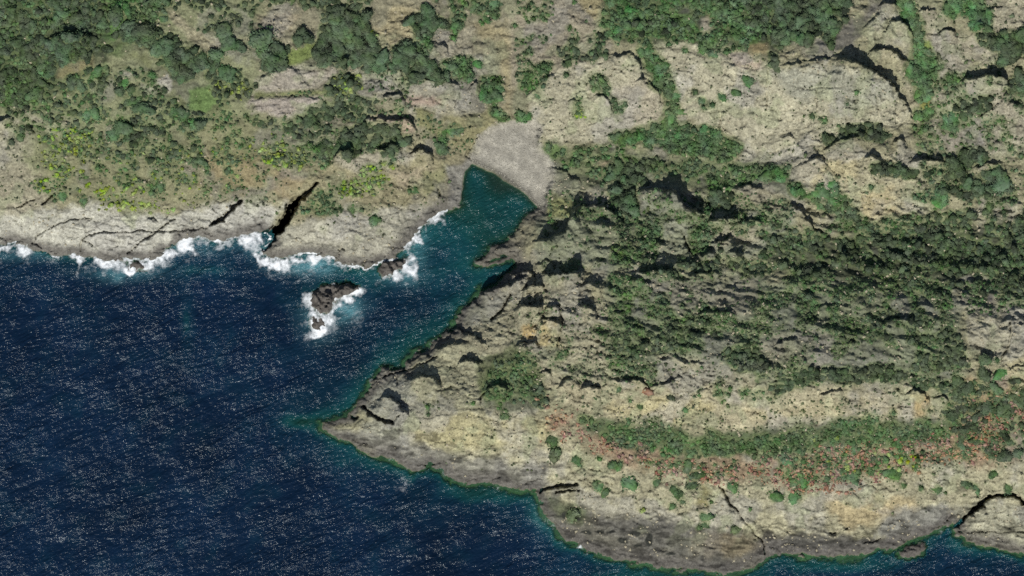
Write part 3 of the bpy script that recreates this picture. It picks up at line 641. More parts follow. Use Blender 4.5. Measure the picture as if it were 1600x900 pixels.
C *= (1 - .5 * shelf * sstep(.60, .70, fbm(CX * .6, CY * 1.5, 13, 4, 63)))[..., None]
for x, y, rx, ry in POOLS:
    sxl, syl = window(x - 2 * rx, x + 2 * rx, y - 2 * ry - 4, y + 2 * ry + 4)
    q = ((CX[syl, sxl] + 8 * W1[syl, sxl] - x) / rx) ** 2 + ((CY[syl, sxl] + 8 * W2[syl, sxl] - y) / ry) ** 2
    mk = sstep(1.5, .8, q + 1.2 * W3[syl, sxl])[..., None] * .92
    C[syl, sxl] = C[syl, sxl] * (1 - mk) + mk * lin((40, 42, 38))
ik = (ISL >= 0)[..., None]
C = np.where(ik, lin((86, 82, 77)) * (0.4 + 1.2 * n2), C)
ub = (sstep(0.3, -0.5, H) * (cd < 2))[..., None]                       # weed covered bed below the water line
C = C * (1 - ub) + ub * lin((98, 104, 68)) * (0.5 + n1)
bs = (ub[..., 0] * np.exp(-((CX - 775) / 70) ** 2 - ((CY - 300) / 55) ** 2))[..., None]
C = C * (1 - bs) + bs * lin((46, 48, 44)) * (0.5 + n1)
C = np.clip(C, 0.004, 0.62)

# ---------------------------------------------------------------- where the plants stand
VEG = []     # (map x, map y, radius, kind)
vr = np.random.default_rng(5)


def fill(poly, kind, sp_, r0, r1, p=1.0, clump=0.0, seed=0):
    xa = np.array(poly)
    if kind in ('leafy', 'tree'):
        sp_ *= .88
    clump *= .9
    xs_ = np.arange(xa[:, 0].min(), xa[:, 0].max() + sp_, sp_)
    ys_ = np.arange(xa[:, 1].min(), xa[:, 1].max() + sp_, sp_ * .87)
    X, Y = np.meshgrid(xs_, ys_)
    X = X + (np.arange(len(ys_)) % 2)[:, None] * sp_ * .5
    X = X + vr.uniform(-.45, .45, X.shape) * sp_; Y = Y + vr.uniform(-.45, .45, Y.shape) * sp_
    wa = min(34, .45 * min(np.ptp(xa[:, 0]), np.ptp(xa[:, 1])) + 4)
    ex, ey = X + wa * (fbm(X, Y, 20, 4, 91, .65) - .5), Y + wa * (fbm(X, Y, 20, 4, 92, .65) - .5)
    if wa > 30:
        ex, ey = ex + 46 * (fbm(X, Y, 64, 2, 93) - .5), ey + 46 * (fbm(X, Y, 64, 2, 94) - .5)
    ex, ey = ex + vr.normal(0, 2.2, X.shape), ey + vr.normal(0, 2.2, X.shape)
    sd_ = sdf(ex, ey, poly)
    fe = 26 if min(np.ptp(xa[:, 0]), np.ptp(xa[:, 1])) > 75 else 3
    k_ = (sd_ > -fe * .35) & (vr.random(X.shape) < p * sstep(-fe * .35, fe * .65, sd_))
    if clump:
        k_ &= fbm(X, Y, 16, 3, 95 + seed) > clump
    for x, y in zip(X[k_], Y[k_]):
        r = r0 + (r1 - r0) * vr.random() ** 1.7
        VEG.append((x, y, r, kind))


def box(x0, y0, x1, y1):
    return [(x0, y0), (x1, y0), (x1, y1), (x0, y1)]


# dense woods and thickets
fill([(-40, -40), (165, -40), (170, 55), (160, 85), (120, 95), (90, 108), (84, 140), (60, 150), (-40, 170)], 'tree', 9, 3, 7.5, .75, .40)
fill([(-40, -40), (165, -40), (170, 55), (160, 85), (120, 95), (90, 108), (84, 140), (60, 150), (-40, 170)], 'leafy', 8, 3, 5, .6)
fill(box(-20, 120, 60, 165), 'leafy', 7, 3, 5, .8)
fill([(165, -30), (262, -30), (250, 22), (225, 30), (180, 32), (168, 20)], 'leafy', 7, 3.5, 6, .9)
fill([(195, 42), (218, 35), (240, 34), (250, 48), (275, 52), (298, 62), (305, 75), (318, 82), (322, 98), (300, 124), (282, 120), (262, 98), (236, 95), (225, 82), (210, 66), (198, 58)], 'tree', 8, 5, 8, .95)
fill([(176, 52), (196, 56), (208, 70), (190, 68), (174, 60)], 'tree', 7, 4, 6)
fill([(262, -30), (420, -30), (420, 18), (400, 52), (350, 50), (312, 46), (292, 40), (262, 10)], 'tree', 7.5, 2.4, 4.4, .75, .47)
fill([(400, -30), (595, -30), (590, 10), (560, 15), (520, 30), (500, 30), (470, 18), (440, 16), (400, 22)], 'tree', 8.5, 2.8, 5.6, .8, .46)
fill([(420, 20), (450, 30), (448, 62), (430, 72), (425, 50)], 'tree', 8, 4, 8, .6)
fill([(498, 42), (520, 22), (555, 14), (582, 20), (582, 40), (586, 70), (592, 100), (560, 104), (525, 100), (500, 88), (490, 70), (512, 55)], 'tree', 8, 5, 9)
fill([(512, 55), (586, 50), (606, 100), (560, 108), (515, 100)], 'yellow', 9, 1.8, 3.6, .4)
fill([(578, 82), (606, 86), (606, 106), (580, 106)], 'tree', 9, 6, 10)
fill([(616, 86), (628, 72), (642, 70), (650, 84), (670, 95), (688, 108), (712, 122), (700, 127), (668, 126), (640, 128), (630, 120)], 'tree', 7.5, 5, 8.5)
fill([(642, 30), (662, 14), (690, 18), (700, 40), (672, 55), (662, 62), (648, 48)], 'tree', 8, 5, 8, .95)
fill([(650, 50), (668, 58), (680, 82), (662, 88), (648, 70)], 'leafy', 7, 4, 6)
fill([(615, -30), (800, -30), (800, 45), (760, 40), (735, 60), (700, 55), (712, 20), (660, 8), (625, 10)], 'leafy', 7.5, 3, 6, .8, .33)
fill([(690, 98), (730, 90), (745, 115), (745, 128), (712, 124)], 'leafy', 7, 4, 6.5, .9)
fill([(752, 124), (776, 120), (784, 150), (770, 165), (752, 150)], 'leafy', 7, 4, 7); fill([(762, 165), (785, 172), (800, 188), (788, 195), (768, 180)], 'leafy', 7, 4, 6)
fill([(520, 122), (560, 118), (560, 145), (520, 152), (512, 140)], 'tree', 8, 3, 6, .8); fill([(512, 118), (562, 116), (560, 150), (515, 150)], 'yellow', 7, 2, 3.6, .7)
fill([(480, 170), (520, 160), (520, 180), (490, 200), (470, 190)], 'tree', 8, 4, 7, .9); fill([(520, 150), (590, 150), (575, 190), (520, 185)], 'tree', 9, 3, 6, .7, .35)
fill([(400, 180), (480, 185), (520, 200), (500, 222), (440, 205), (400, 205)], 'tree', 8, 2.5, 5, .7, .4)
fill([(525, 205), (600, 198), (650, 215), (640, 232), (560, 228), (520, 235), (512, 250), (500, 260), (505, 230)], 'tree', 7.5, 4, 7, .9)
fill([(540, 225), (590, 225), (585, 240), (545, 240)], 'tree', 7, 3, 5, .6)
fill([(800, -30), (905, -30), (930, 32), (945, 60), (920, 105), (880, 100), (850, 95), (800, 120)], 'leafy', 8, 2, 4.4, .7, .48)
fill([(815, 110), (850, 95), (862, 105), (845, 135), (828, 142), (810, 140)], 'leafy', 6.5, 3, 5, .9); fill([(860, 60), (950, 60), (950, 85), (890, 105), (860, 95)], 'tree', 8, 3, 5, .7, .36)
fill([(920, 118), (935, 118), (952, 140), (945, 152), (928, 140)], 'leafy', 6.5, 3.5, 5.5); fill([(955, 156), (980, 158), (982, 172), (962, 176)], 'leafy', 6, 3, 5); fill([(901, 148), (908, 150), (912, 185), (902, 184)], 'leafy', 5, 2, 3.5); fill([(902, 165), (912, 172), (916, 186), (904, 186)], 'yellow', 4.5, 1.6, 2.6, .6)
fill([(945, -30), (1200, -30), (1205, 75), (1160, 82), (1112, 60), (1072, 70), (1030, 60), (1000, 72), (955, 62), (940, 25)], 'leafy', 6.4, 2.4, 5.8, .92, .38)
fill([(960, 0), (1090, 0), (1090, 55), (970, 60)], 'tree', 15, 4, 6, .4); fill(box(1160, -20, 1215, 75), 'tree', 11, 4, 7, .5); fill([(1098, 62), (1112, 56), (1118, 85), (1100, 82)], 'leafy', 7, 4, 6)
fill([(1200, -30), (1320, -30), (1316, 35), (1300, 48), (1265, 62), (1230, 75), (1200, 78)], 'tree', 8, 4.5, 8, .97)
fill([(1198, 88), (1215, 88), (1220, 102), (1205, 106)], 'tree', 7, 5, 7)
fill([(1002, 68), (1028, 78), (1034, 108), (1045, 135), (1066, 152), (1070, 178), (1064, 196), (1038, 196), (1044, 170), (1025, 136), (1008, 120), (1002, 95)], 'leafy', 6.5, 4, 6.5)
fill([(955, 210), (1000, 198), (1060, 194), (1110, 200), (1150, 218), (1160, 238), (1150, 250), (1110, 248), (1060, 236), (1010, 228), (970, 228)], 'leafy', 6.2, 3.5, 6)
fill([(850, 228), (960, 225), (1010, 240), (1060, 255), (1120, 262), (1100, 285), (1040, 275), (960, 290), (900, 280), (866, 255)], 'leafy', 7.5, 2.5, 5, .7, .4)
fill([(942, 268), (965, 252), (988, 244), (1012, 242), (1015, 258), (995, 276), (985, 300), (1000, 320), (985, 340), (960, 320), (955, 290)], 'tree', 7.5, 4, 7, .95)
fill([(1040, 250), (1120, 255), (1180, 262), (1230, 262), (1240, 280), (1200, 280), (1160, 292), (1120, 300), (1100, 280)], 'leafy', 7, 3, 5, .7, .36)
fill([(1116, 285), (1150, 275), (1190, 268), (1195, 276), (1150, 285), (1138, 305), (1120, 310)], 'leafy', 7, 1.5, 3, .5); fill([(1112, 305), (1140, 305), (1138, 325), (1114, 322)], 'tree', 8, 4, 7)
fill([(1100, 318), (1114, 318), (1114, 335), (1102, 335)], 'leafy', 6, 3, 5)
fill([(1396, -30), (1425, -30), (1432, 20), (1438, 50), (1446, 68), (1430, 72), (1418, 55), (1410, 20)], 'leafy', 6.2, 4, 6.5); fill([(1428, 66), (1446, 74), (1466, 88), (1468, 105), (1456, 122), (1456, 140), (1438, 152), (1424, 130), (1416, 110), (1424, 88)], 'leafy', 6.5, 4, 6.5)
fill([(1422, 72), (1440, 66), (1445, 78), (1430, 84)], 'yellow', 6, 2, 3.4, .6); fill([(1480, -30), (1520, -30), (1530, 20), (1543, 40), (1522, 42), (1505, 28), (1480, 22)], 'leafy', 6.5, 4, 7); fill([(1470, 18), (1500, 20), (1498, 32), (1474, 28)], 'leafy', 7, 3, 5, .8)
fill([(1526, 50), (1540, 52), (1555, 70), (1566, 76), (1552, 80), (1530, 62)], 'tree', 7.5, 4, 6.5); fill([(1558, 55), (1640, 58), (1640, 90), (1585, 85), (1582, 100), (1560, 100), (1556, 80)], 'tree', 8, 5, 8)
fill([(1476, 118), (1500, 112), (1498, 130), (1480, 142), (1474, 132)], 'leafy', 7, 3.5, 6, .9); fill([(1490, 168), (1520, 158), (1545, 155), (1540, 178), (1505, 185)], 'tree', 7.5, 4, 6, .9); fill([(1572, 125), (1600, 118), (1640, 130), (1600, 148), (1575, 145)], 'tree', 8, 5, 8)
fill([(1426, 172), (1445, 168), (1462, 178), (1450, 190), (1428, 190)], 'leafy', 8, 4, 7, .9); fill([(1425, 200), (1450, 195), (1450, 212), (1428, 212)], 'leafy', 7, 4, 6, .8); fill([(1472, 185), (1492, 182), (1492, 200), (1474, 202)], 'leafy', 8, 5, 7)
fill([(1284, 222), (1305, 212), (1330, 202), (1365, 195), (1395, 215), (1380, 225), (1340, 215), (1300, 228)], 'tree', 7.5, 4, 6.5, .9); fill([(1255, 175), (1300, 188), (1322, 196), (1310, 202), (1262, 186)], 'leafy', 8, 2.5, 4, .5)
fill([(1480, 250), (1500, 250), (1508, 282), (1485, 280), (1476, 262)], 'tree', 7.5, 5, 7.5); fill([(1500, 240), (1530, 230), (1545, 245), (1510, 260)], 'tree', 7.5, 4.5, 7, .9); fill([(1535, 225), (1600, 230), (1600, 245), (1545, 240)], 'leafy', 8, 3, 6, .6)
fill([(1470, 300), (1480, 290), (1560, 270), (1580, 285), (1560, 305), (1510, 310), (1480, 300)], 'tree', 8, 4, 7, .75, .3); fill([(1458, 290), (1478, 290), (1480, 315), (1470, 330), (1458, 318)], 'leafy', 7, 4.5, 7)
fill([(1362, 258), (1395, 258), (1430, 268), (1428, 280), (1385, 275), (1366, 272)], 'tree', 7.5, 4, 6.5, .95); fill([(1440, 262), (1450, 265), (1448, 280), (1440, 280)], 'tree', 7, 4, 6)
fill([(1265, 285), (1290, 292), (1310, 290), (1340, 300), (1338, 345), (1318, 345), (1280, 318), (1262, 300)], 'leafy', 8, 3.5, 6, .75, .35); fill([(1300, 345), (1340, 345), (1400, 340), (1450, 335), (1440, 350), (1340, 362), (1310, 355)], 'leafy', 7, 3, 5, .7)
fill(box(1200, 262, 1230, 282), 'leafy', 8, 5, 8, .9); fill(box(1232, 290, 1262, 305), 'leafy', 8, 4, 6, .8); fill([(1410, 290), (1450, 295), (1448, 315), (1425, 312)], 'leafy', 8, 3, 5, .6)
# wooded valley on the right
fill([(1198, 335), (1235, 345), (1280, 368), (1330, 372), (1430, 366), (1440, 352), (1480, 348), (1540, 335), (1640, 320), (1640, 470), (1500, 450), (1400, 440), (1280, 430), (1190, 425)], 'tree', 9, 3, 6.2, .85, .42)
fill([(1198, 350), (1640, 340), (1640, 480), (1500, 480), (1400, 460), (1198, 440)], 'leafy', 8, 1.8, 4.0, .5, .46)
fill([(1000, 400), (1200, 390), (1200, 430), (1000, 430)], 'tree', 9, 3, 5, .6, .42)
fill([(880, 340), (1030, 320), (1030, 420), (880, 420)], 'leafy', 8.5, 1.5, 3.2, .6, .52); fill([(990, 350), (1025, 345), (1028, 395), (1005, 392)], 'leafy', 7, 3, 5.5, .85); fill([(955, 300), (1000, 320), (990, 345), (960, 340)], 'leafy', 7, 3, 5, .8)
fill([(1075, 360), (1110, 340), (1115, 395), (1085, 395)], 'leafy', 7, 2.5, 5, .75); fill([(1150, 335), (1200, 340), (1195, 352), (1155, 350)], 'leafy', 7, 3, 5, .8); fill([(950, 385), (1000, 390), (995, 412), (955, 405)], 'leafy', 7, 3, 5, .8)
# speckled slope below the valley
fill([(940, 430), (1000, 430), (1010, 470), (1000, 510), (975, 520), (950, 480)], 'leafy', 7.5, 2, 4.4, .6, .46)
fill([(1030, 450), (1090, 455), (1140, 480), (1120, 498), (1040, 500), (1010, 490)], 'leafy', 6.5, 2.5, 4.5, .7, .36)
fill([(960, 540), (1000, 498), (1060, 490), (1110, 495), (1120, 530), (1060, 545), (1000, 560), (965, 575), (950, 565)], 'tree', 7, 2.2, 4.4, .8, .42); fill([(950, 560), (990, 550), (985, 580), (955, 580)], 'leafy', 7, 2, 4, .7)
fill([(1100, 500), (1200, 490), (1200, 540), (1130, 550)], 'leafy', 8, 2, 4, .6, .42); fill([(1130, 545), (1165, 535), (1195, 560), (1190, 580), (1150, 575)], 'tree', 7, 3, 5, .8)
fill([(1180, 440), (1500, 450), (1510, 560), (1200, 560)], 'leafy', 8.5, 1.4, 3.6, .6, .52); fill([(1180, 450), (1500, 450), (1510, 540), (1200, 560)], 'tree', 10, 2, 4.2, .5, .55)
fill([(1330, 495), (1500, 490), (1515, 540), (1480, 560), (1340, 530)], 'tree', 9, 2.4, 5, .6, .5)
fill([(1200, 605), (1225, 588), (1290, 575), (1400, 570), (1420, 582), (1380, 596), (1300, 592), (1240, 600), (1215, 612)], 'tree', 7, 3.5, 6, .92); fill([(1400, 585), (1480, 598), (1510, 610), (1490, 622), (1440, 606)], 'tree', 7, 3, 5.5, .85); fill([(1420, 560), (1500, 540), (1515, 575), (1430, 580)], 'tree', 7.5, 3.5, 5.5, .85)
fill([(940, 580), (1190, 560), (1190, 600), (950, 595)], 'scrub', 6.5, 1.5, 3, .6, .44); fill([(1090, 610), (1190, 605), (1190, 625), (1080, 622)], 'leafy', 8, 2.5, 4, .6)
fill([(760, 575), (800, 548), (835, 562), (855, 605), (845, 640), (805, 650), (760, 635)], 'leafy', 6.5, 2.5, 4.5, .75, .36); fill([(820, 590), (850, 600), (850, 640), (825, 632)], 'tree', 7, 3, 5.5, .8)
# green band and russet slope
fill([(890, 640), (940, 656), (1000, 668), (1010, 650), (1030, 660), (1080, 676), (1140, 682), (1250, 668), (1350, 662), (1480, 655), (1490, 672), (1420, 688), (1300, 700), (1200, 704), (1080, 706), (1000, 698), (930, 676)], 'leafy', 6, 2.4, 5, .9, .38)
fill([(1060, 690), (1220, 690), (1220, 712), (1080, 712)], 'leafy', 7, 3, 5, .7)
fill([(860, 625), (900, 645), (960, 690), (1080, 712), (1250, 708), (1420, 688), (1500, 660), (1600, 615), (1640, 620), (1640, 700), (1450, 728), (1300, 768), (1180, 765), (1100, 758), (980, 732), (900, 700), (855, 680), (835, 645)], 'red', 4.6, 1.1, 2.5, .85, .40)
fill([(870, 650), (950, 690), (1080, 712), (1250, 708), (1420, 688), (1640, 640), (1640, 700), (1450, 722), (1300, 758), (1100, 750), (980, 722)], 'leafy', 9, 2, 4.2, .6, .36)
fill([(1280, 705), (1440, 695), (1430, 735), (1300, 750)], 'yellow', 11, 1.8, 3, .4); fill([(1200, 705), (1440, 690), (1430, 740), (1250, 752)], 'leafy', 11, 3.5, 6, .45)
fill([(1480, 600), (1640, 590), (1640, 700), (1500, 700)], 'tree', 12, 3.5, 7, .55); fill([(1480, 620), (1640, 610), (1640, 710), (1500, 710)], 'leafy', 8, 2, 4.5, .6, .42)
# yellow-green cushions on the left headland
fill([(90, 212), (110, 200), (145, 205), (130, 235), (118, 262), (100, 270), (70, 290), (55, 298), (62, 272), (80, 245), (72, 232)], 'yellow', 6, 1.6, 2.9, .7, .42); fill([(80, 215), (150, 205), (130, 262), (70, 300)], 'leafy', 8, 1.8, 4, .5, .4); fill([(40, 290), (70, 280), (80, 300), (100, 300), (96, 312), (70, 308)], 'leafy', 7, 2.5, 5, .7)
fill([(130, 282), (180, 290), (230, 300), (200, 306), (150, 300)], 'yellow', 6, 1.8, 3, .6); fill([(150, 318), (175, 308), (240, 315), (275, 320), (270, 330), (205, 330), (155, 328)], 'yellow', 5.6, 1.6, 3, .65); fill([(60, 205), (420, 215), (470, 260), (330, 310), (150, 320), (60, 300)], 'yellow', 9, 1.2, 2.4, .3, .5); fill([(60, 225), (470, 235), (440, 300), (330, 318), (150, 325), (60, 305)], 'leafy', 8, 1.2, 3, .5, .46); fill([(285, 312), (310, 310), (310, 325), (288, 325)], 'yellow', 6, 1.6, 3, .6)
fill([(322, 142), (345, 120), (380, 125), (395, 150), (370, 160), (330, 160)], 'yellow', 7, 1.6, 3, .5); fill([(322, 120), (345, 112), (395, 110), (400, 150), (340, 158)], 'tree', 8, 2.5, 5, .75, .38)
fill([(95, 212), (130, 212), (145, 225), (95, 228)], 'yellow', 6, 1.5, 2.6, .5); fill([(400, 228), (470, 225), (490, 240), (470, 262), (420, 258)], 'yellow', 5.8, 1.6, 3.2, .7, .36); fill([(420, 228), (510, 222), (500, 262), (470, 258), (425, 250)], 'leafy', 7, 2, 4.5, .6)
fill([(522, 290), (545, 275), (575, 272), (605, 272), (610, 285), (595, 300), (560, 312), (530, 305)], 'yellow', 5.8, 1.5, 3.0, .75); fill([(500, 290), (600, 275), (625, 295), (560, 310), (505, 300)], 'leafy', 8, 2, 3.6, .5)
fill([(545, 262), (610, 252), (625, 258), (600, 268), (560, 270)], 'yellow', 6, 1.8, 3, .6); fill([(560, 262), (615, 250), (630, 262), (590, 268)], 'leafy', 8, 2.5, 4.5, .6)
fill([(490, 285), (540, 310), (540, 335), (500, 345), (470, 345), (460, 330), (480, 300)], 'leafy', 6.5, 2, 4.2, .7, .36); fill([(500, 222), (520, 222), (520, 250), (505, 268), (500, 250)], 'leafy', 6, 3, 5)
# scattered bushes over the left headland
fill([(60, 110), (200, 110), (330, 150), (400, 190), (400, 260), (330, 300), (200, 310), (120, 240), (60, 215), (0, 200), (20, 170)], 'leafy', 8.6, 1.5, 4.2, .7, .44)
fill([(20, 140), (110, 110), (260, 110), (320, 180), (300, 240), (180, 240), (100, 200), (10, 220)], 'tree', 11, 2.2, 5.4, .65, .44)
fill([(170, 180), (230, 190), (240, 225), (180, 228)], 'tree', 10, 2.6, 5.5, .6, .45); fill([(60, 90), (110, 75), (160, 80), (140, 98), (95, 105)], 'tree', 8, 4, 6, .7)
fill(box(-20, 170, 420, 320), 'scrub', 7.5, 1, 2.4, .55, .42); fill(box(380, 220, 720, 360), 'scrub', 8.5, 1, 2.2, .42, .44); fill(box(400, 90, 740, 220), 'scrub', 8, 1, 2.6, .45, .44)
# low scrub wherever soil has gathered
fill([(780, 470), (960, 440), (960, 640), (860, 620), (760, 560)], 'scrub', 6.5, .9, 2.2, .5, .45); fill([(840, 320), (1240, 320), (1240, 430), (840, 430)], 'scrub', 5.2, .9, 2.4, .75, .40)
fill([(1000, 430), (1500, 450), (1510, 600), (960, 600)], 'scrub', 5.2, .8, 1.9, .72, .42); fill(box(1040, 70, 1420, 260), 'scrub', 9, .8, 1.7, .5, .44); fill(box(830, 90, 1040, 230), 'scrub', 9, .8, 1.8, .45, .45)
fill(box(1430, 0, 1640, 330), 'scrub', 8, 1, 2.8, .5, .42); fill([(620, 650), (870, 650), (1000, 730), (1640, 720), (1640, 800), (900, 800), (640, 700)], 'scrub', 11, .9, 2.2, .35, .45); fill([(850, 600), (1490, 605), (1480, 670), (900, 660)], 'scrub', 9, 1, 2.4, .4, .44)
fill(box(640, 560, 790, 650), 'scrub', 9, .9, 2, .35, .45); fill(box(1220, 240, 1480, 360), 'scrub', 8, 1, 2.4, .45, .43); fill([(860, 640), (1640, 600), (1640, 720), (1300, 760), (1000, 740)], 'scrub', 6, 1, 2.2, .5, .40)
fill([(840, 300), (1240, 300), (1240, 430), (840, 430)], 'leafy', 6, 1.2, 3, .65, .47)
fill([(930, 430), (1500, 440), (1510, 600), (945, 600)], 'leafy', 5.8, 1.1, 2.8, .75, .45)
fill(box(1430, 100, 1640, 340), 'leafy', 8, 1.5, 4, .55, .46)
fill(box(1230, 350, 1640, 490), 'leafy', 6.2, 1.4, 3.2, .6, .45)
fill(box(420, 95, 740, 240), 'leafy', 8, 1.2, 3.2, .5, .48)
fill([(780, 440), (950, 440), (960, 600), (860, 600)], 'leafy', 8, 1.1, 2.6, .5, .5)
# bushes one can pick out singly
for x, y, r, k_ in [(408, 66, 13, 'tree'), (412, 85, 11, 'tree'), (421, 95, 12, 'tree'), (434, 92, 11, 'tree'), (428, 80, 11, 'tree'), (418, 104, 9, 'tree'), (440, 102, 8, 'tree'), (472, 55, 10, 'tree'), (482, 62, 8, 'tree'), (464, 62, 8, 'tree'), (449, 78, 6, 'tree'),
 (362, 68, 9, 'tree'), (371, 71, 9, 'tree'), (354, 66, 8, 'tree'), (322, 56, 8, 'tree'), (350, 47, 9, 'tree'), (356, 50, 8, 'tree'), (317, 94, 9, 'tree'), (318, 102, 8, 'tree'), (339, 86, 10, 'tree'), (338, 100, 8, 'tree'), (355, 112, 11, 'tree'), (362, 120, 7, 'tree'), (288, 108, 10, 'tree'), (290, 120, 9, 'tree'),
 (229, 47, 13, 'tree'), (208, 50, 8, 'tree'), (180, 25, 11, 'tree'), (150, 116, 8, 'leafy'), (165, 105, 6, 'tree'), (112, 128, 9, 'tree'), (125, 135, 7, 'tree'), (188, 144, 8, 'tree'), (196, 128, 6, 'leafy'), (222, 168, 11, 'tree'), (200, 160, 7, 'leafy'), (135, 180, 9, 'leafy'), (146, 176, 7, 'leafy'), (186, 200, 10, 'tree'), (180, 212, 9, 'leafy'),
 (285, 178, 8, 'leafy'), (272, 176, 6, 'leafy'), (314, 196, 8, 'tree'), (305, 192, 7, 'leafy'), (55, 148, 9, 'tree'), (75, 112, 8, 'leafy'), (238, 118, 6, 'leafy'), (254, 190, 5, 'tree'), (255, 204, 5, 'tree'), (98, 306, 7, 'leafy'), (132, 312, 6, 'leafy'), (235, 250, 5, 'tree'), (312, 251, 7, 'tree'), (304, 253, 5, 'tree'), (355, 268, 5, 'tree'),
 (250, 288, 7, 'leafy'), (236, 300, 5, 'leafy'), (690, 235, 8, 'tree'), (688, 228, 7, 'tree'), (715, 202, 9, 'leafy'), (706, 204, 7, 'leafy'), (692, 210, 7, 'leafy'), (690, 220, 7, 'leafy'), (778, 68, 5, 'leafy'), (793, 60, 4, 'leafy'), (818, 182, 9, 'leafy'), (812, 184, 7, 'leafy'), (825, 182, 6, 'leafy'), (840, 150, 5, 'leafy'),
 (930, 15, 5, 'leafy'), (931, 26, 5, 'leafy'), (1098, 158, 6, 'leafy'), (1100, 168, 5, 'leafy'), (1113, 166, 5, 'leafy'), (1127, 152, 6, 'leafy'), (1148, 145, 6, 'leafy'), (1168, 128, 7, 'leafy'), (1085, 145, 5, 'leafy'), (1322, 163, 4, 'leafy'), (1336, 145, 4, 'leafy'), (1268, 182, 5, 'leafy'), (1287, 188, 5, 'leafy'),
 (1204, 270, 8, 'leafy'), (1212, 272, 8, 'leafy'), (1280, 296, 8, 'leafy'), (1277, 304, 6, 'leafy'), (1251, 300, 7, 'leafy'), (1307, 294, 6, 'leafy'), (1360, 292, 5, 'leafy'), (1470, 300, 8, 'leafy'), (1470, 318, 6, 'leafy'), (1484, 335, 6, 'tree'), (1500, 333, 5, 'tree'), (1512, 335, 6, 'tree'), (1540, 332, 5, 'tree'), (1566, 283, 10, 'tree'), (1582, 309, 7, 'leafy'), (1546, 318, 6, 'tree'),
 (1535, 563, 8, 'tree'), (1533, 585, 9, 'tree'), (1562, 580, 7, 'leafy'), (1556, 562, 5, 'leafy'), (1558, 610, 7, 'tree'), (1588, 625, 9, 'tree'), (1568, 632, 8, 'tree'), (1542, 638, 9, 'tree'), (1565, 645, 8, 'tree'), (1510, 605, 7, 'tree'), (1488, 650, 8, 'tree'), (1395, 645, 5, 'leafy'), (1513, 666, 6, 'tree'), (1570, 712, 9, 'tree'), (1590, 708, 7, 'tree'),
 (1062, 572, 5, 'leafy'), (1122, 595, 5, 'tree'), (1048, 622, 5, 'tree'), (1000, 635, 5, 'tree'), (985, 625, 4, 'leafy'), (967, 607, 5, 'leafy'), (1010, 612, 5, 'red'), (1072, 640, 5, 'leafy'), (930, 622, 3, 'leafy'), (878, 556, 6, 'leafy'), (867, 710, 8, 'scrub'), (872, 705, 6, 'scrub'), (866, 690, 8, 'leafy'), (900, 718, 6, 'leafy'), (906, 726, 5, 'leafy'),
 (960, 726, 6, 'leafy'), (968, 727, 6, 'leafy'), (937, 716, 5, 'leafy'), (1091, 742, 8, 'leafy'), (1080, 757, 8, 'leafy'), (1075, 724, 6, 'leafy'), (1072, 730, 6, 'leafy'), (1054, 765, 6, 'leafy'), (1060, 772, 6, 'leafy'), (1066, 783, 5, 'leafy'), (936, 760, 8, 'leafy'), (945, 768, 6, 'leafy'), (930, 755, 5, 'leafy'), (985, 753, 8, 'leafy'), (976, 752, 6, 'leafy'), (1027, 752, 6, 'leafy'),
 (1144, 760, 6, 'leafy'), (1150, 758, 4, 'leafy'), (1100, 808, 7, 'leafy'), (1104, 818, 6, 'leafy'), (1093, 824, 5, 'leafy'), (1151, 828, 7, 'scrub'), (1051, 790, 5, 'leafy'), (1330, 742, 9, 'leafy'), (1322, 744, 6, 'leafy'), (1337, 744, 6, 'leafy'), (1392, 740, 9, 'leafy'), (1402, 742, 6, 'leafy'), (1256, 750, 7, 'leafy'), (1362, 735, 5, 'leafy'), (1211, 778, 7, 'leafy'), (1240, 774, 7, 'leafy'), (1248, 776, 5, 'leafy'),
 (1412, 758, 5, 'leafy'), (1440, 764, 4, 'leafy'), (1467, 764, 6, 'leafy'), (1478, 770, 3, 'leafy'), (1512, 756, 6, 'leafy'), (1524, 760, 6, 'leafy'), (1550, 742, 6, 'leafy'), (1577, 764, 6, 'leafy'), (1580, 772, 5, 'leafy'), (1112, 784, 4, 'leafy'), (1172, 796, 4, 'leafy'), (668, 636, 4, 'leafy'), (669, 648, 4, 'leafy'), (739, 630, 4, 'leafy'), (788, 650, 6, 'leafy'),
 (1406, 721, 4, 'yellow'), (1418, 722, 4, 'yellow'), (1405, 734, 3.5, 'yellow'), (1325, 730, 4, 'yellow'), (1327, 720, 3, 'yellow'), (1270, 684, 3, 'yellow'), (1308, 685, 3, 'yellow'), (1432, 717, 3, 'yellow'), (1005, 798, 4, 'yellow'), (892, 806, 9, 'scrub'), (900, 800, 7, 'scrub'), (586, 346, 6, 'leafy'), (592, 344, 4, 'leafy'), (550, 328, 6, 'leafy'), (564, 328, 4, 'leafy'), (648, 297, 6, 'leafy'), (640, 298, 4, 'leafy')]:
    VEG.append((x, y, r, k_))

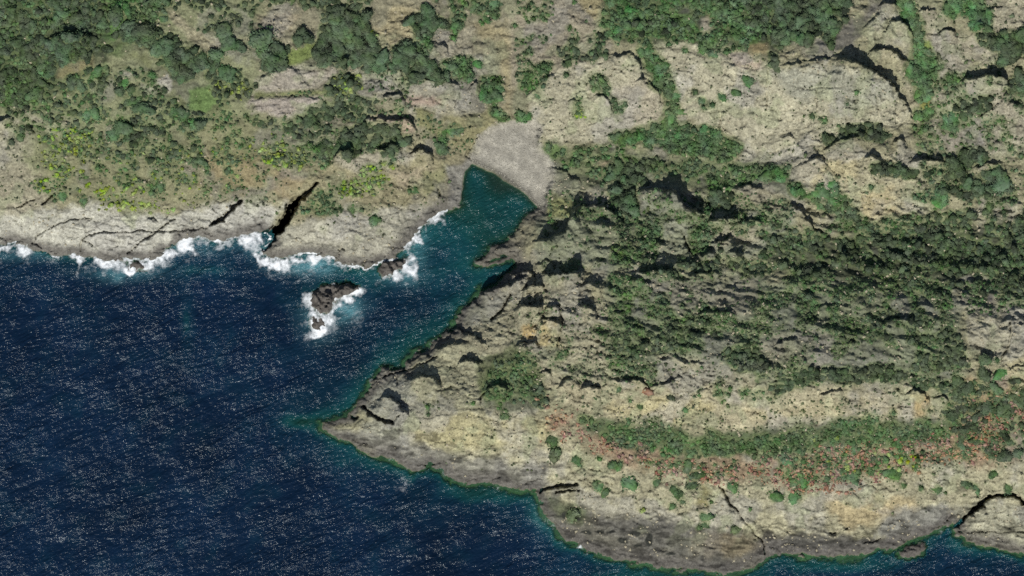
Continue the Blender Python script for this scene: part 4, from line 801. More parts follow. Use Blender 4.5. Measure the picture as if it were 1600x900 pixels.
CLEAR = [[(262, 8), (280, 20), (302, 46), (340, 54), (352, 60), (330, 84), (316, 74), (296, 58), (256, 16)], [(588, 42), (602, 32), (615, 4), (642, 4), (642, 36), (652, 55), (640, 68), (622, 72), (612, 92), (600, 84), (592, 62)], [(770, 40), (792, 40), (794, 180), (786, 172), (784, 110)],
 [(1096, 26), (1112, 26), (1112, 54), (1100, 54)], [(1164, 70), (1182, 62), (1202, 66), (1198, 90), (1166, 88)], [(906, 0), (944, 0), (944, 26), (930, 30), (912, 15)], [(1018, 62), (1042, 58), (1042, 88), (1020, 88)], [(1070, 0), (1078, 0), (1080, 18), (1066, 20)], [(445, 22), (478, 24), (455, 45), (425, 70), (405, 74), (420, 48)],
 [(405, 130), (430, 112), (470, 100), (522, 110), (518, 132), (440, 146)], [(395, 154), (500, 152), (480, 170), (440, 182), (395, 178)], [(455, 72), (488, 70), (490, 88), (465, 104), (445, 104)], [(640, 132), (712, 132), (735, 150), (735, 195), (690, 190), (650, 160)], [(165, 35), (195, 34), (200, 48), (178, 56)], [(172, 72), (190, 67), (202, 74), (188, 84)], [(205, 88), (225, 86), (255, 108), (280, 112), (270, 122), (228, 112)], [(292, 140), (322, 138), (340, 160), (320, 176), (298, 170)], [(90, 102), (145, 96), (146, 108), (92, 118)], [(930, 250), (950, 251), (948, 263), (934, 261)], [(1030, 345), (1068, 348), (1082, 400), (1045, 412)]]
VX_ = np.array([v[0] for v in VEG]); VY_ = np.array([v[1] for v in VEG]); VR_ = np.array([v[2] for v in VEG]) * 1.22
VK_ = np.array([v[3] for v in VEG])
VZ_ = ground(VX_, VY_)
okl = (bil(cd[9:-9, 9:-9], VX_, VY_, -60.0, -60.0, STEP) > 14) & (bil(beach_d[9:-9, 9:-9], VX_, VY_, -60.0, -60.0, STEP) < -2)
for cp in CLEAR:
    okl &= ~inside(VX_ + 6 * (vnoise(VX_ / 8, VY_ / 8, 61) - .5), VY_ + 6 * (vnoise(VX_ / 8, VY_ / 8, 62) - .5), cp)
# rock ribs where little grows
thin = vr.random(len(VX_)) < .8
for cp in [[(1300, 468), (1420, 466), (1426, 490), (1310, 492)], [(1320, 542), (1430, 538), (1440, 572), (1330, 574)], [(1186, 522), (1300, 518), (1290, 560), (1200, 572)], [(1005, 442), (1180, 436), (1180, 474), (1060, 482)], [(1250, 402), (1300, 396), (1310, 412), (1260, 418)], [(1440, 425), (1500, 430), (1496, 452), (1445, 448)], [(1020, 548), (1110, 548), (1190, 585), (1180, 606), (1030, 604)], [(1110, 375), (1195, 372), (1230, 400), (1190, 412), (1115, 398)], [(870, 345), (950, 340), (960, 400), (880, 415)]]:
    okl &= ~(inside(VX_ + 24 * (fbm(VX_, VY_, 22, 3, 65) - .5), VY_ + 24 * (fbm(VX_, VY_, 22, 3, 66) - .5), cp) & thin)
# nothing roots on the brink of a ledge: skip very steep spots
gxp = np.abs(ground(VX_ + 2, VY_) - ground(VX_ - 2, VY_)) + np.abs(ground(VX_, VY_ + 2) - ground(VX_, VY_ - 2))
okl &= gxp < 3.2
VX_, VY_, VR_, VK_, VZ_ = VX_[okl], VY_[okl], VR_[okl], VK_[okl], VZ_[okl]


# litter, moss and grass gather under and around the plants
vh = np.zeros((511, 861), np.float32)
np.add.at(vh, (np.clip(((VY_ + 60) / 2).astype(int), 0, 510), np.clip(((VX_ + 60) / 2).astype(int), 0, 860)), np.where(VK_ == 'red', .25, 1) * VR_ ** 2 * 3.14 / 4)


def blur(a, k):
    for ax in (0, 1):
        c_ = np.cumsum(np.pad(a, [(k + 1, k) if q == ax else (0, 0) for q in (0, 1)], mode='edge'), axis=ax)
        n_ = a.shape[ax]
        a = (np.take(c_, np.arange(2 * k + 1, 2 * k + 1 + n_), ax) - np.take(c_, np.arange(0, n_), ax)) / (2 * k + 1)
    return a


vh = blur(blur(blur(vh, 2), 2), 1)
VD = bil(vh, CX + 4 * W1, CY + 4 * W2, -60.0, -60.0, 2.0)
lm = (.62 * sstep(.15, .8, VD + .25 * (n2[..., 0] - .5)) * sstep(8, 22, cd) * (1 - bw))[..., None]
C = C * (1 - lm) + lm * lin((92, 104, 68)) * (.65 + .7 * n2) * (.75 + .5 * n1)

# small meadows that stay green through the summer
for gp, gc in [([(1116, 292), (1150, 277), (1195, 268), (1196, 277), (1150, 288), (1138, 306), (1120, 308)], (72, 108, 56)), ([(842, 228), (870, 226), (880, 240), (862, 248), (846, 240)], (84, 104, 62)), ([(856, 306), (900, 312), (888, 338), (858, 344), (850, 330)], (124, 126, 86)), ([(1440, 156), (1452, 154), (1450, 170), (1438, 170)], (124, 124, 66)), ([(1432, 68), (1450, 64), (1454, 78), (1440, 86)], (108, 122, 62)), ([(162, 35), (200, 34), (204, 50), (178, 60)], (78, 106, 58)), ([(294, 140), (324, 138), (342, 160), (322, 178), (296, 172)], (92, 112, 66)), ([(455, 74), (488, 72), (488, 90), (462, 104), (444, 102)], (104, 116, 66)), ([(960, 20), (1080, 20), (1090, 50), (990, 60)], (74, 96, 56)), ([(1160, 30), (1190, 40), (1185, 70), (1160, 72)], (76, 100, 56))]:
    xa = np.array(gp)
    sxl, syl = window(xa[:, 0].min() - 12, xa[:, 0].max() + 12, xa[:, 1].min() - 12, xa[:, 1].max() + 12)
    mk = (.85 * sstep(-3, 4, sdf(CX[syl, sxl], CY[syl, sxl], gp) + 8 * edge[syl, sxl]))[..., None]
    C[syl, sxl] = C[syl, sxl] * (1 - mk) + mk * lin(gc) * (.7 + .6 * n2[syl, sxl])

# beyond the surveyed ground: rolling open maquis
od = np.maximum(np.abs(PX - CX), np.abs(PY - CY))
ol = (sstep(0, 160, od) * (cd > 0))
C = C * (1 - ol[..., None]) + ol[..., None] * lin((104, 108, 78)) * (.55 + .9 * fbm(PX, PY, 260, 4, 71))[..., None]
H = np.where((cd > 0) & (od > 0), H * (1 - .6 * ol) + .6 * ol * (24 + 60 * (fbm(PX, PY, 700, 3, 72) - .4)), H)
H = np.where((od > 0) & (cd > 0), np.maximum(H, 1), H)
HBASE = np.where(od > 0, H, HBASE)

# ---------------------------------------------------------------- materials
def mat(name):
    m = bpy.data.materials.new(name)
    m.use_nodes = True
    nt = m.node_tree
    nt.nodes.clear()
    return m, nt, nt.nodes.new, nt.links.new


def math_node(nt, op, a, b=None, clamp=False):
    nd = nt.nodes.new("ShaderNodeMath")
    nd.operation = op
    nd.use_clamp = clamp
    for i, v in enumerate((a, b)):
        if v is None:
            continue
        if isinstance(v, (int, float)):
            nd.inputs[i].default_value = v
        else:
            nt.links.new(v, nd.inputs[i])
    return nd.outputs[0]


def noise(nt, vec, scale, detail=3.0, rough=0.55, dist=0.0):
    nd = nt.nodes.new("ShaderNodeTexNoise")
    nd.inputs['Scale'].default_value = scale
    nd.inputs['Detail'].default_value = detail
    nd.inputs['Roughness'].default_value = rough
    nd.inputs['Distortion'].default_value = dist
    nt.links.new(vec, nd.inputs['Vector'])
    return nd.outputs['Fac']


def ramp(nt, fac, a, b, lo, hi):
    nd = nt.nodes.new("ShaderNodeMapRange")
    nd.inputs['From Min'].default_value = a
    nd.inputs['From Max'].default_value = b
    nd.inputs['To Min'].default_value = lo
    nd.inputs['To Max'].default_value = hi
    nt.links.new(fac, nd.inputs['Value'])
    return nd.outputs[0]


def ground_material(name, grain=1.0, bump=0.5):
    m, nt, N, L = mat(name)
    at = N("ShaderNodeAttribute"); at.attribute_name = "surface"
    co = N("ShaderNodeTexCoord").outputs['Object']
    a = ramp(nt, noise(nt, co, 1.5, 4, .75), .3, .7, 1 - .4 * grain, 1 + .36 * grain)
    b = ramp(nt, noise(nt, co, .33, 3, .6), .3, .7, .84, 1.16)
    vo = N("ShaderNodeTexVoronoi"); vo.inputs['Scale'].default_value = 1.05
    L(co, vo.inputs['Vector'])
    pit = ramp(nt, vo.outputs['Distance'], .12, .32, .5, 1.0)
    sel = ramp(nt, noise(nt, co, .1, 5, .7), .5, .62, 0, 1)
    pit = math_node(nt, 'ADD', math_node(nt, 'MULTIPLY', math_node(nt, 'SUBTRACT', pit, 1.0), sel), 1.0)
    f = math_node(nt, 'MULTIPLY', math_node(nt, 'MULTIPLY', a, b), pit)
    mx = N("ShaderNodeVectorMath"); mx.operation = 'SCALE'
    L(at.outputs['Color'], mx.inputs[0]); L(f, mx.inputs['Scale'])
    bs = N("ShaderNodeBsdfPrincipled")
    bs.inputs['Roughness'].default_value = .92
    bs.inputs['Specular IOR Level'].default_value = .15
    L(mx.outputs[0], bs.inputs['Base Color'])
    bp = N("ShaderNodeBump"); bp.inputs['Strength'].default_value = bump; bp.inputs['Distance'].default_value = .35
    L(noise(nt, co, 1.1, 5, .7), bp.inputs['Height']); L(bp.outputs[0], bs.inputs['Normal'])
    o = N("ShaderNodeOutputMaterial"); L(bs.outputs[0], o.inputs[0])
    return m


M_GROUND = ground_material("weathered_ground", 1.0, .6)
M_ROCK = ground_material("weathered_rock", 1.0, .7)
M_BEACH = ground_material("shingle", .7, .5)


def foliage_material(name, colr, vary=.35, warm=0.0):
    m, nt, N, L = mat(name)
    geo = N("ShaderNodeNewGeometry"); oi = N("ShaderNodeObjectInfo")
    at = N("ShaderNodeAttribute"); at.attribute_name = "tint"
    r = math_node(nt, 'ADD', ramp(nt, geo.outputs['Random Per Island'], 0, 1, -vary, vary), ramp(nt, oi.outputs['Random'], 0, 1, -.3, .3))
    r = math_node(nt, 'ADD', r, at.outputs['Fac'])
    r = math_node(nt, 'ADD', r, ramp(nt, noise(nt, geo.outputs['Position'], .07, 3, .6), .3, .7, -.22, .22))
    r = math_node(nt, 'ADD', r, ramp(nt, noise(nt, geo.outputs['Position'], .75, 3, .6), .3, .7, -.3, .3))
    r = math_node(nt, 'MAXIMUM', math_node(nt, 'ADD', r, 1.0), .25)
    hs = N("ShaderNodeHueSaturation")
    hs.inputs['Color'].default_value = (*lin(colr), 1)
    L(math_node(nt, 'ADD', ramp(nt, oi.outputs['Random'], 0, 1, -.02, .015), ramp(nt, noise(nt, geo.outputs['Position'], .11, 3, .6), .3, .7, .475, .525)), hs.inputs['Hue'])
    L(ramp(nt, noise(nt, geo.outputs['Position'], .19, 3, .6), .3, .7, .65, 1.2), hs.inputs['Saturation'])
    L(r, hs.inputs['Value'])
    bs = N("ShaderNodeBsdfPrincipled")
    bs.inputs['Roughness'].default_value = .75
    bs.inputs['Specular IOR Level'].default_value = .2
    L(hs.outputs[0], bs.inputs['Base Color'])
    o = N("ShaderNodeOutputMaterial"); L(bs.outputs[0], o.inputs[0])
    return m


M_TREE = foliage_material("evergreen_leaves", (71, 89, 61), .26)
M_LEAFY = foliage_material("broad_leaves", (74, 102, 62), .22)
M_SCRUB = foliage_material("scrub_leaves", (84, 96, 66), .32)
M_YELLOW = foliage_material("yellow_green_leaves", (122, 142, 60), .32)
M_RED = foliage_material("russet_leaves", (138, 106, 85), .38)


def plain(name, colr, rough=.9):
    m, nt, N, L = mat(name)
    co = N("ShaderNodeTexCoord").outputs['Object']
    f = ramp(nt, noise(nt, co, 3, 4), .25, .75, .75, 1.25)
    mx = N("ShaderNodeVectorMath"); mx.operation = 'SCALE'
    mx.inputs[0].default_value = tuple(lin(colr))
    L(f, mx.inputs['Scale'])
    bs = N("ShaderNodeBsdfPrincipled"); bs.inputs['Roughness'].default_value = rough
    L(mx.outputs[0], bs.inputs['Base Color'])
    o = N("ShaderNodeOutputMaterial"); L(bs.outputs[0], o.inputs[0])
    return m


M_BARK = plain("bark", (96, 84, 70))
M_PEBBLE = plain("pebbles", (150, 146, 133))
M_BOULDER = plain("boulder_stone", (156, 148, 124))

# the sea: a thin clear film over the bed in the shallows, body colour deepening with depth
m, nt, N, L = mat("sea_water")
co = N("ShaderNodeTexCoord").outputs['Object']
dep = N("ShaderNodeAttribute"); dep.attribute_name = "depth"
aer = N("ShaderNodeAttribute"); aer.attribute_name = "aerated"
cr = N("ShaderNodeValToRGB")
L(ramp(nt, dep.outputs['Fac'], 0, 13, 0, 1), cr.inputs[0])
els = cr.color_ramp.elements
els[0].position, els[0].color = 0.0, (*lin((40, 58, 52)), 1)
els[1].position, els[1].color = 1.0, (*lin((10, 29, 50)), 1)
for p, c_ in ((.14, (24, 67, 62)), (.36, (17, 60, 64)), (.62, (12, 40, 56))):
    e = els.new(p); e.color = (*lin(c_), 1)
pat = ramp(nt, noise(nt, co, .02, 5, .65), .3, .7, .6, 1.4)
sc_ = N("ShaderNodeVectorMath"); sc_.operation = 'SCALE'
L(cr.outputs[0], sc_.inputs[0]); L(pat, sc_.inputs['Scale'])
mixa = N("ShaderNodeMix"); mixa.data_type = 'RGBA'
L(aer.outputs['Fac'], mixa.inputs[0]); L(sc_.outputs[0], mixa.inputs[6]); mixa.inputs[7].default_value = (*lin((96, 150, 158)), 1)
bs = N("ShaderNodeBsdfPrincipled")
bs.inputs['Roughness'].default_value = .21
bs.inputs['Specular IOR Level'].default_value = .32
bs.inputs['Specular Tint'].default_value = (.86, .96, 1, 1)
bs.inputs['IOR'].default_value = 1.333
L(mixa.outputs[2], bs.inputs['Base Color'])
mr = N("ShaderNodeMapping"); mr.inputs['Rotation'].default_value = (0, 0, math.radians(-30))
mp = N("ShaderNodeMapping"); mp.inputs['Scale'].default_value = (.42, 1, 1)
L(co, mr.inputs['Vector']); L(mr.outputs[0], mp.inputs['Vector'])
h1 = noise(nt, mp.outputs[0], .85, 3, .6)
h2 = noise(nt, mp.outputs[0], .22, 2, .5)
gust = math_node(nt, 'MULTIPLY', ramp(nt, noise(nt, mp.outputs[0], .05, 3, .6), .3, .7, .45, 1.17), ramp(nt, noise(nt, co, .018, 3, .5), .3, .7, .72, 1.15))
hh = math_node(nt, 'MULTIPLY', math_node(nt, 'ADD', h1, math_node(nt, 'MULTIPLY', h2, 1.4)), gust)
bp = N("ShaderNodeBump"); bp.inputs['Strength'].default_value = 1.0; bp.inputs['Distance'].default_value = 1.15
L(hh, bp.inputs['Height']); L(bp.outputs[0], bs.inputs['Normal'])
tr = N("ShaderNodeBsdfTransparent"); tr.inputs[0].default_value = (.55, .82, .78, 1)
ms = N("ShaderNodeMixShader")
L(ramp(nt, dep.outputs['Fac'], 0.0, 3.6, .1, 1.0), ms.inputs[0]); L(tr.outputs[0], ms.inputs[1]); L(bs.outputs[0], ms.inputs[2])
o = N("ShaderNodeOutputMaterial"); L(ms.outputs[0], o.inputs[0])
M_SEA = m

m, nt, N, L = mat("sea_foam")
co = N("ShaderNodeTexCoord").outputs['Object']
at = N("ShaderNodeAttribute"); at.attribute_name = "thickness"
nz = math_node(nt, 'ADD', math_node(nt, 'MULTIPLY', noise(nt, co, .8, 6, .75, .6), 1.25), math_node(nt, 'MULTIPLY', noise(nt, co, .16, 4, .65, .5), 1.15))
fa = math_node(nt, 'MULTIPLY', math_node(nt, 'SUBTRACT', math_node(nt, 'ADD', at.outputs['Fac'], nz), 1.56), 1.7, True)
fa = math_node(nt, 'MULTIPLY', fa, ramp(nt, at.outputs['Fac'], .3, .75, .4, 1.0))
df = N("ShaderNodeBsdfDiffuse"); df.inputs[0].default_value = (.8, .83, .84, 1)
tr = N("ShaderNodeBsdfTransparent")
ms = N("ShaderNodeMixShader")
L(fa, ms.inputs[0]); L(tr.outputs[0], ms.inputs[1]); L(df.outputs[0], ms.inputs[2])
o = N("ShaderNodeOutputMaterial"); L(ms.outputs[0], o.inputs[0])
M_FOAM = m


# ---------------------------------------------------------------- mesh helpers
def quick_mesh(name, verts, faces, smooth=True):
    """verts (n,3), faces (m,k) -> mesh"""
    me = bpy.data.meshes.new(name)
    k = faces.shape[1]
    me.vertices.add(len(verts)); me.loops.add(faces.size); me.polygons.add(len(faces))
    me.vertices.foreach_set("co", np.ascontiguousarray(verts, np.float32).ravel())
    me.loops.foreach_set("vertex_index", np.ascontiguousarray(faces, np.int32).ravel())
    me.polygons.foreach_set("loop_start", np.arange(0, faces.size, k, dtype=np.int32))
    me.polygons.foreach_set("use_smooth", np.full(len(faces), smooth))
    me.update(calc_edges=True)
    return me


def color_attr(me, name, cols):
    a = me.attributes.new(name, 'FLOAT_COLOR', 'POINT')
    a.data.foreach_set("color", np.concatenate([cols, np.ones((len(cols), 1))], 1).astype(np.float32).ravel())


def float_attr(me, name, v):
    me.attributes.new(name, 'FLOAT', 'POINT').data.foreach_set("value", np.asarray(v, np.float32).ravel())


def link(name, me, material, parent=None, **props):
    o = bpy.data.objects.new(name, me)
    if me is not None and material is not None and not me.materials:
        me.materials.append(material)
    COL.objects.link(o)
    o.parent = parent
    for k_, v in props.items():
        o[k_] = v
    return o


WXM, WYM = (PX - 800) * S, (450 - PY) * S
IDX = np.arange(NX * NY, dtype=np.int32).reshape(NY, NX)
CELLS = np.stack([IDX[1:, :-1], IDX[1:, 1:], IDX[:-1, 1:], IDX[:-1, :-1]], -1)


def patch(name, cellmask, Z, material, skirt=0.0, cols=C, **props):
    f = CELLS[cellmask]
    used, inv = np.unique(f, return_inverse=True)
    f = inv.reshape(-1, 4)
    xyz = np.stack([WXM.ravel()[used], WYM.ravel()[used], Z.ravel()[used]], -1)
    org = np.zeros(3)
    cl = cols.reshape(-1, 3)[used]
    if skirt:
        org = np.array([xyz[:, 0].mean(), xyz[:, 1].mean(), xyz[:, 2].min()])
        e = np.concatenate([f[:, [0, 1]], f[:, [1, 2]], f[:, [2, 3]], f[:, [3, 0]]])
        key = np.sort(e, 1)
        _, i_, cnt = np.unique(key[:, 0].astype(np.int64) * 10000000 + key[:, 1], return_index=True, return_counts=True)
        b = e[i_[cnt == 1]]
        nv = len(xyz)
        bv = np.unique(b)
        low = xyz[bv].copy(); low[:, 2] -= skirt
        mp_ = np.zeros(nv, np.int64); mp_[bv] = nv + np.arange(len(bv))
        f = np.concatenate([f, np.stack([b[:, 1], b[:, 0], mp_[b[:, 0]], mp_[b[:, 1]]], 1)])
        xyz = np.concatenate([xyz, low]); cl = np.concatenate([cl, cl[bv]])
        xyz = xyz - org
    me = quick_mesh(name, xyz, f)
    color_attr(me, "surface", cl)
    ob = link(name, me, material, **props)
    ob.location = org
    return ob


def cell_any(a):
    return a[1:, :-1] | a[1:, 1:] | a[:-1, 1:] | a[:-1, :-1]


def cell_all(a):
    return a[1:, :-1] & a[1:, 1:] & a[:-1, 1:] & a[:-1, :-1]


# ---------------------------------------------------------------- terrain, beach, outcrops, sea rocks
OWN[ISL >= 0] = -1
rock_owner = OWN >= 0
isl = ISL >= 0
ZT = np.where(rock_owner, np.minimum(HBASE, H) - 0.4, H)
ZT = np.where(isl, np.minimum(HBASE, H) - 0.6, ZT)
bv = beach_d > 0
beach_cells = cell_all(bv) & ~cell_any(rock_owner | isl)
shallow = cell_any(H > -5.0)
covered = cell_all(rock_owner) | cell_all(isl)
patch("terrain", shallow & ~covered & ~beach_cells, ZT, M_GROUND, kind="structure")
patch("beach", beach_cells, ZT, M_BEACH, kind="structure")
for k, (pts_, w, Ln, lab) in enumerate(OUTCROPS):
    cm = cell_any(OWN == k)
    # a cell on a seam goes to the smaller index only
    own_min = np.where(OWN >= 0, OWN, 9999)
    cmin = np.minimum(np.minimum(own_min[1:, :-1], own_min[1:, 1:]), np.minimum(own_min[:-1, 1:], own_min[:-1, :-1]))
    cm &= cmin == k
    if cm.sum() > 6:
        patch("rock_outcrop", cm, H, M_ROCK, skirt=1.2, label=lab, category="rock", group="rock outcrops on the headlands")
for k, (pts_, hh, lab) in enumerate(SEA_ROCKS):
    cm = cell_any(ISL == k)
    patch("sea_rock", cm, H, M_ROCK, skirt=1.5, label=lab, category="rock", group="rocks awash along the shore")

# ---------------------------------------------------------------- the sea
xw, yw = (PX - 800) * S, (450 - PY) * S
inner = (PX >= -60) & (PX <= 1660) & (PY >= -60) & (PY <= 960)
ca, sa = math.cos(math.radians(32)), math.sin(math.radians(32))
ua, va = xw * ca + yw * sa, -xw * sa + yw * ca
calm = 0.35 + 0.65 * sstep(0, 40, -cd)
wave = (fbm(ua * .5, va, 24.0, 3, 78) - .5) * 1.7 + (fbm(ua * .5, va, 7.0, 3, 80) - .5) * 0.9 + (fbm(ua * .45, va, 2.4, 2, 82) - .5) * 0.35
Zs = np.where(inner, wave * calm, 0)
J2, I2 = np.unique(np.r_[np.arange(0, NY, 2), NY - 1]), np.unique(np.r_[np.arange(0, NX, 2), NX - 1])      # the sea sheet on every second line of the grid
ID2 = IDX[np.ix_(J2, I2)]
f = np.stack([ID2[1:, :-1], ID2[1:, 1:], ID2[:-1, 1:], ID2[:-1, :-1]], -1)[cell_any((cd < 6)[np.ix_(J2, I2)])]
used, inv = np.unique(f, return_inverse=True)
me = quick_mesh("sea", np.stack([xw.ravel()[used], yw.ravel()[used], Zs.ravel()[used]], -1), inv.reshape(-1, 4))
float_attr(me, "depth", np.clip(-H, 0, 13).ravel()[used])
AER = np.zeros(PX.shape, np.float32)
for x, y, rx, ry, a in [(495, 415, 26, 14, .55), (545, 482, 22, 18, .5), (200, 425, 60, 12, .2), (640, 415, 20, 26, .3), (655, 375, 14, 34, .2), (500, 500, 26, 30, .3), (620, 430, 30, 12, .3), (300, 385, 60, 14, .22), (180, 432, 22, 10, .22), (460, 415, 40, 12, .3), (395, 385, 20, 14, .3), (40, 398, 60, 10, .2), (865, 800, 26, 26, .25)]:
    AER += a * np.exp(-(((CX - x) / rx) ** 2 + ((CY - y) / ry) ** 2)) * (0.3 + 1.4 * fbm(CX, CY, 12, 4, 84))
float_attr(me, "aerated", np.clip(AER, 0, .8).ravel()[used])
link("sea", me, M_SEA, kind="structure")

# surf: heaps of foam thrown up where the swell meets the rock
FOAM = [(8, 388, 16, 5, .9), (40, 388, 16, 8, .95), (52, 397, 8, 12, .5), (85, 402, 20, 5, .5), (118, 404, 8, 16, .95), (150, 411, 16, 7, .9), (175, 414, 20, 8, .95), (200, 420, 14, 6, 1.), (228, 412, 16, 9, 1.0), (248, 406, 14, 9, 1.0),
 (262, 396, 14, 9, .95), (292, 380, 16, 13, 1.1), (300, 388, 8, 12, .8), (322, 379, 14, 6, .7), (355, 380, 20, 5, .75), (385, 376, 14, 8, .9), (402, 368, 10, 7, .9), (396, 384, 8, 12, .8), (405, 398, 9, 9, 1.0), (420, 408, 14, 8, 1.05), (445, 413, 16, 7, .95), (465, 406, 14, 6, .9),
 (490, 403, 16, 6, .95), (508, 402, 12, 5, .9), (500, 422, 6, 12, .55), (530, 414, 8, 4, .7), (555, 420, 10, 4, .6), (583, 416, 8, 6, .7), (648, 368, 6, 12, .95), (655, 355, 8, 7, .9), (675, 342, 12, 5, .85), (640, 384, 5, 9, .8), (645, 405, 8, 14, .8),
 (636, 420, 12, 10, .95), (618, 432, 14, 7, 1.0), (600, 436, 9, 5, .8), (182, 430, 5, 14, .45), (484, 478, 7, 14, .85), (490, 494, 14, 8, 1.0), (492, 510, 15, 14, 1.0), (495, 522, 9, 5, .9), (510, 498, 14, 8, .95), (522, 484, 8, 10, .9), (540, 464, 14, 6, .95), (556, 453, 14, 7, 1.0), (540, 450, 14, 6, .9), (530, 452, 14, 6, .8), (478, 470, 8, 14, .8), (470, 500, 14, 14, .42), (512, 462, 8, 8, .7), (500, 458, 10, 5, .7),
 (520, 508, 20, 10, .45), (545, 490, 20, 14, .4), (300, 398, 30, 14, .42), (470, 420, 40, 14, .45), (420, 425, 30, 10, .4), (230, 428, 30, 10, .42), (140, 418, 40, 10, .42), (30, 402, 50, 10, .42), (632, 758, 10, 10, .5), (904, 853, 6, 4, .85), (925, 862, 8, 4, .55), (860, 818, 10, 6, .55), (1470, 836, 10, 8, .45), (690, 738, 10, 6, .4), (770, 757, 8, 4, .55), (610, 716, 8, 5, .5)]
FT = np.zeros(PX.shape, np.float32)
for x, y, rx, ry, a in FOAM:
    sxl, syl = window(x - 3 * rx - 16, x + 3 * rx + 16, y - 3 * ry - 16, y + 3 * ry + 16)
    g = a * .92 * np.exp(-(((CX[syl, sxl] + 34 * W1[syl, sxl] - x) / (rx * 1.25)) ** 2 + ((CY[syl, sxl] + 30 * W2[syl, sxl] - y) / (ry * 1.5)) ** 2) * .75)
    FT[syl, sxl] = np.maximum(FT[syl, sxl], g)
fringe = np.exp(-((cd + 1) / 3.0) ** 2) * (.22 + .45 * (CX < 700) * (CY < 440)) * (0.3 + 1.4 * fbm(CX, CY, 20, 3, 86)) * inner * (1 - bw)
FT = np.maximum(FT, fringe) * sstep(8, 2, cd)
fm = (FT > .12) & inner
cells = cell_any(fm)
f = CELLS[cells]
used, inv = np.unique(f, return_inverse=True)
Zf = np.maximum(Zs, -.1) + .10 + .5 * FT * fbm(CX, CY, 4, 3, 88)
me = quick_mesh("sea_foam", np.stack([xw.ravel()[used], yw.ravel()[used], Zf.ravel()[used]], -1), inv.reshape(-1, 4))
float_attr(me, "thickness", FT.ravel()[used])
link("sea_foam", me, M_FOAM, kind="stuff", label="white surf foam breaking along the rocky shore", category="foam")

# ---------------------------------------------------------------- plants
KINDS = {   # name, material, crown height / radius, trunk, variants, leaves
 'tree': ("evergreen_tree", M_TREE, .34, True, 8, 190, .13),
 'leafy': ("leafy_bush", M_LEAFY, .26, False, 8, 120, .16),
 'scrub': ("scrub_bush", M_SCRUB, .45, False, 8, 46, .27),
 'yellow': ("yellow_green_bush", M_YELLOW, .5, False, 6, 46, .27),
 'red': ("russet_shrub", M_RED, .5, False, 5, 40, .28),
}


def icosphere():
    t = (1 + 5 ** .5) / 2
    v = np.array([(-1, t, 0), (1, t, 0), (-1, -t, 0), (1, -t, 0), (0, -1, t), (0, 1, t), (0, -1, -t), (0, 1, -t), (t, 0, -1), (t, 0, 1), (-t, 0, -1), (-t, 0, 1)], float)
    v /= np.linalg.norm(v, axis=1)[:, None]
    f = [(0, 11, 5), (0, 5, 1), (0, 1, 7), (0, 7, 10), (0, 10, 11), (1, 5, 9), (5, 11, 4), (11, 10, 2), (10, 7, 6), (7, 1, 8), (3, 9, 4), (3, 4, 2), (3, 2, 6), (3, 6, 8), (3, 8, 9), (4, 9, 5), (2, 4, 11), (6, 2, 10), (8, 6, 7), (9, 8, 1)]
    return v, f


def subdiv(v, f):
    v = list(map(tuple, v)); cache = {}
    def mid(a, b):
        k_ = (min(a, b), max(a, b))
        if k_ not in cache:
            p = np.array(v[a]) + np.array(v[b]); p /= np.linalg.norm(p)
            v.append(tuple(p)); cache[k_] = len(v) - 1
        return cache[k_]
    nf = []
    for a, b, c in f:
        x, y, z = mid(a, b), mid(b, c), mid(c, a)
        nf += [(a, x, z), (b, y, x), (c, z, y), (x, y, z)]
    return np.array(v), nf


ICO0 = icosphere()
ICO1 = subdiv(*ICO0)
ICO2 = subdiv(*ICO1)


def crown_arrays(rr, hz, leaves, leaf, core):
    """a lumpy crown of radius about 1: an uneven dense core wrapped in loose leaf sprays (all triangles)"""
    v, f = core
    lob = rr.normal(size=(9, 3)); lob[:, 2] = np.abs(lob[:, 2]) * .6; lob /= np.linalg.norm(lob, axis=1)[:, None]
    amp = rr.uniform(.05, .62, 9)
    def radius(d):
        return .5 + (amp * np.exp(-(1 - d @ lob.T) * 7)).sum(-1) + .06 * np.sin(9 * d[:, 0] + 3 * d[:, 1])
    vv = v * radius(v)[:, None] * (1 + rr.uniform(-.1, .1, len(v)))[:, None]
    vs_, fs_ = [vv], [np.array(f)]
    off = len(vv)
    d = rr.normal(size=(leaves, 3)); d[:, 2] = np.abs(d[:, 2]) * 1.0 - .15; d /= np.linalg.norm(d, axis=1)[:, None]
    p = d * (radius(d) * rr.uniform(.85, 1.35, leaves))[:, None]
    nrm = d + rr.normal(size=(leaves, 3)) * .3 + np.array([0, 0, .35]); nrm /= np.linalg.norm(nrm, axis=1)[:, None]
    a = np.cross(nrm, rr.normal(size=(leaves, 3))); a /= np.linalg.norm(a, axis=1)[:, None]
    b = np.cross(nrm, a)
    s1, s2 = leaf * rr.uniform(.6, 1.4, (leaves, 1)), leaf * rr.uniform(.5, 1.0, (leaves, 1))
    q = np.stack([p - a * s1, p - b * s2 * .9, p + a * s1 * rr.uniform(.6, 1.2, (leaves, 1)), p + b * s2 + nrm * leaf * .3], 1).reshape(-1, 3)
    k_ = np.arange(leaves) * 4 + off
    fs_.append(np.concatenate([np.stack([k_, k_ + 1, k_ + 2], 1), np.stack([k_, k_ + 2, k_ + 3], 1)]))
    vs_.append(q)
    V = np.concatenate(vs_); F = np.concatenate(fs_)
    V[:, 2] = V[:, 2] * hz
    V[:, 2] -= V[:, 2].min() + .04
    return V, F


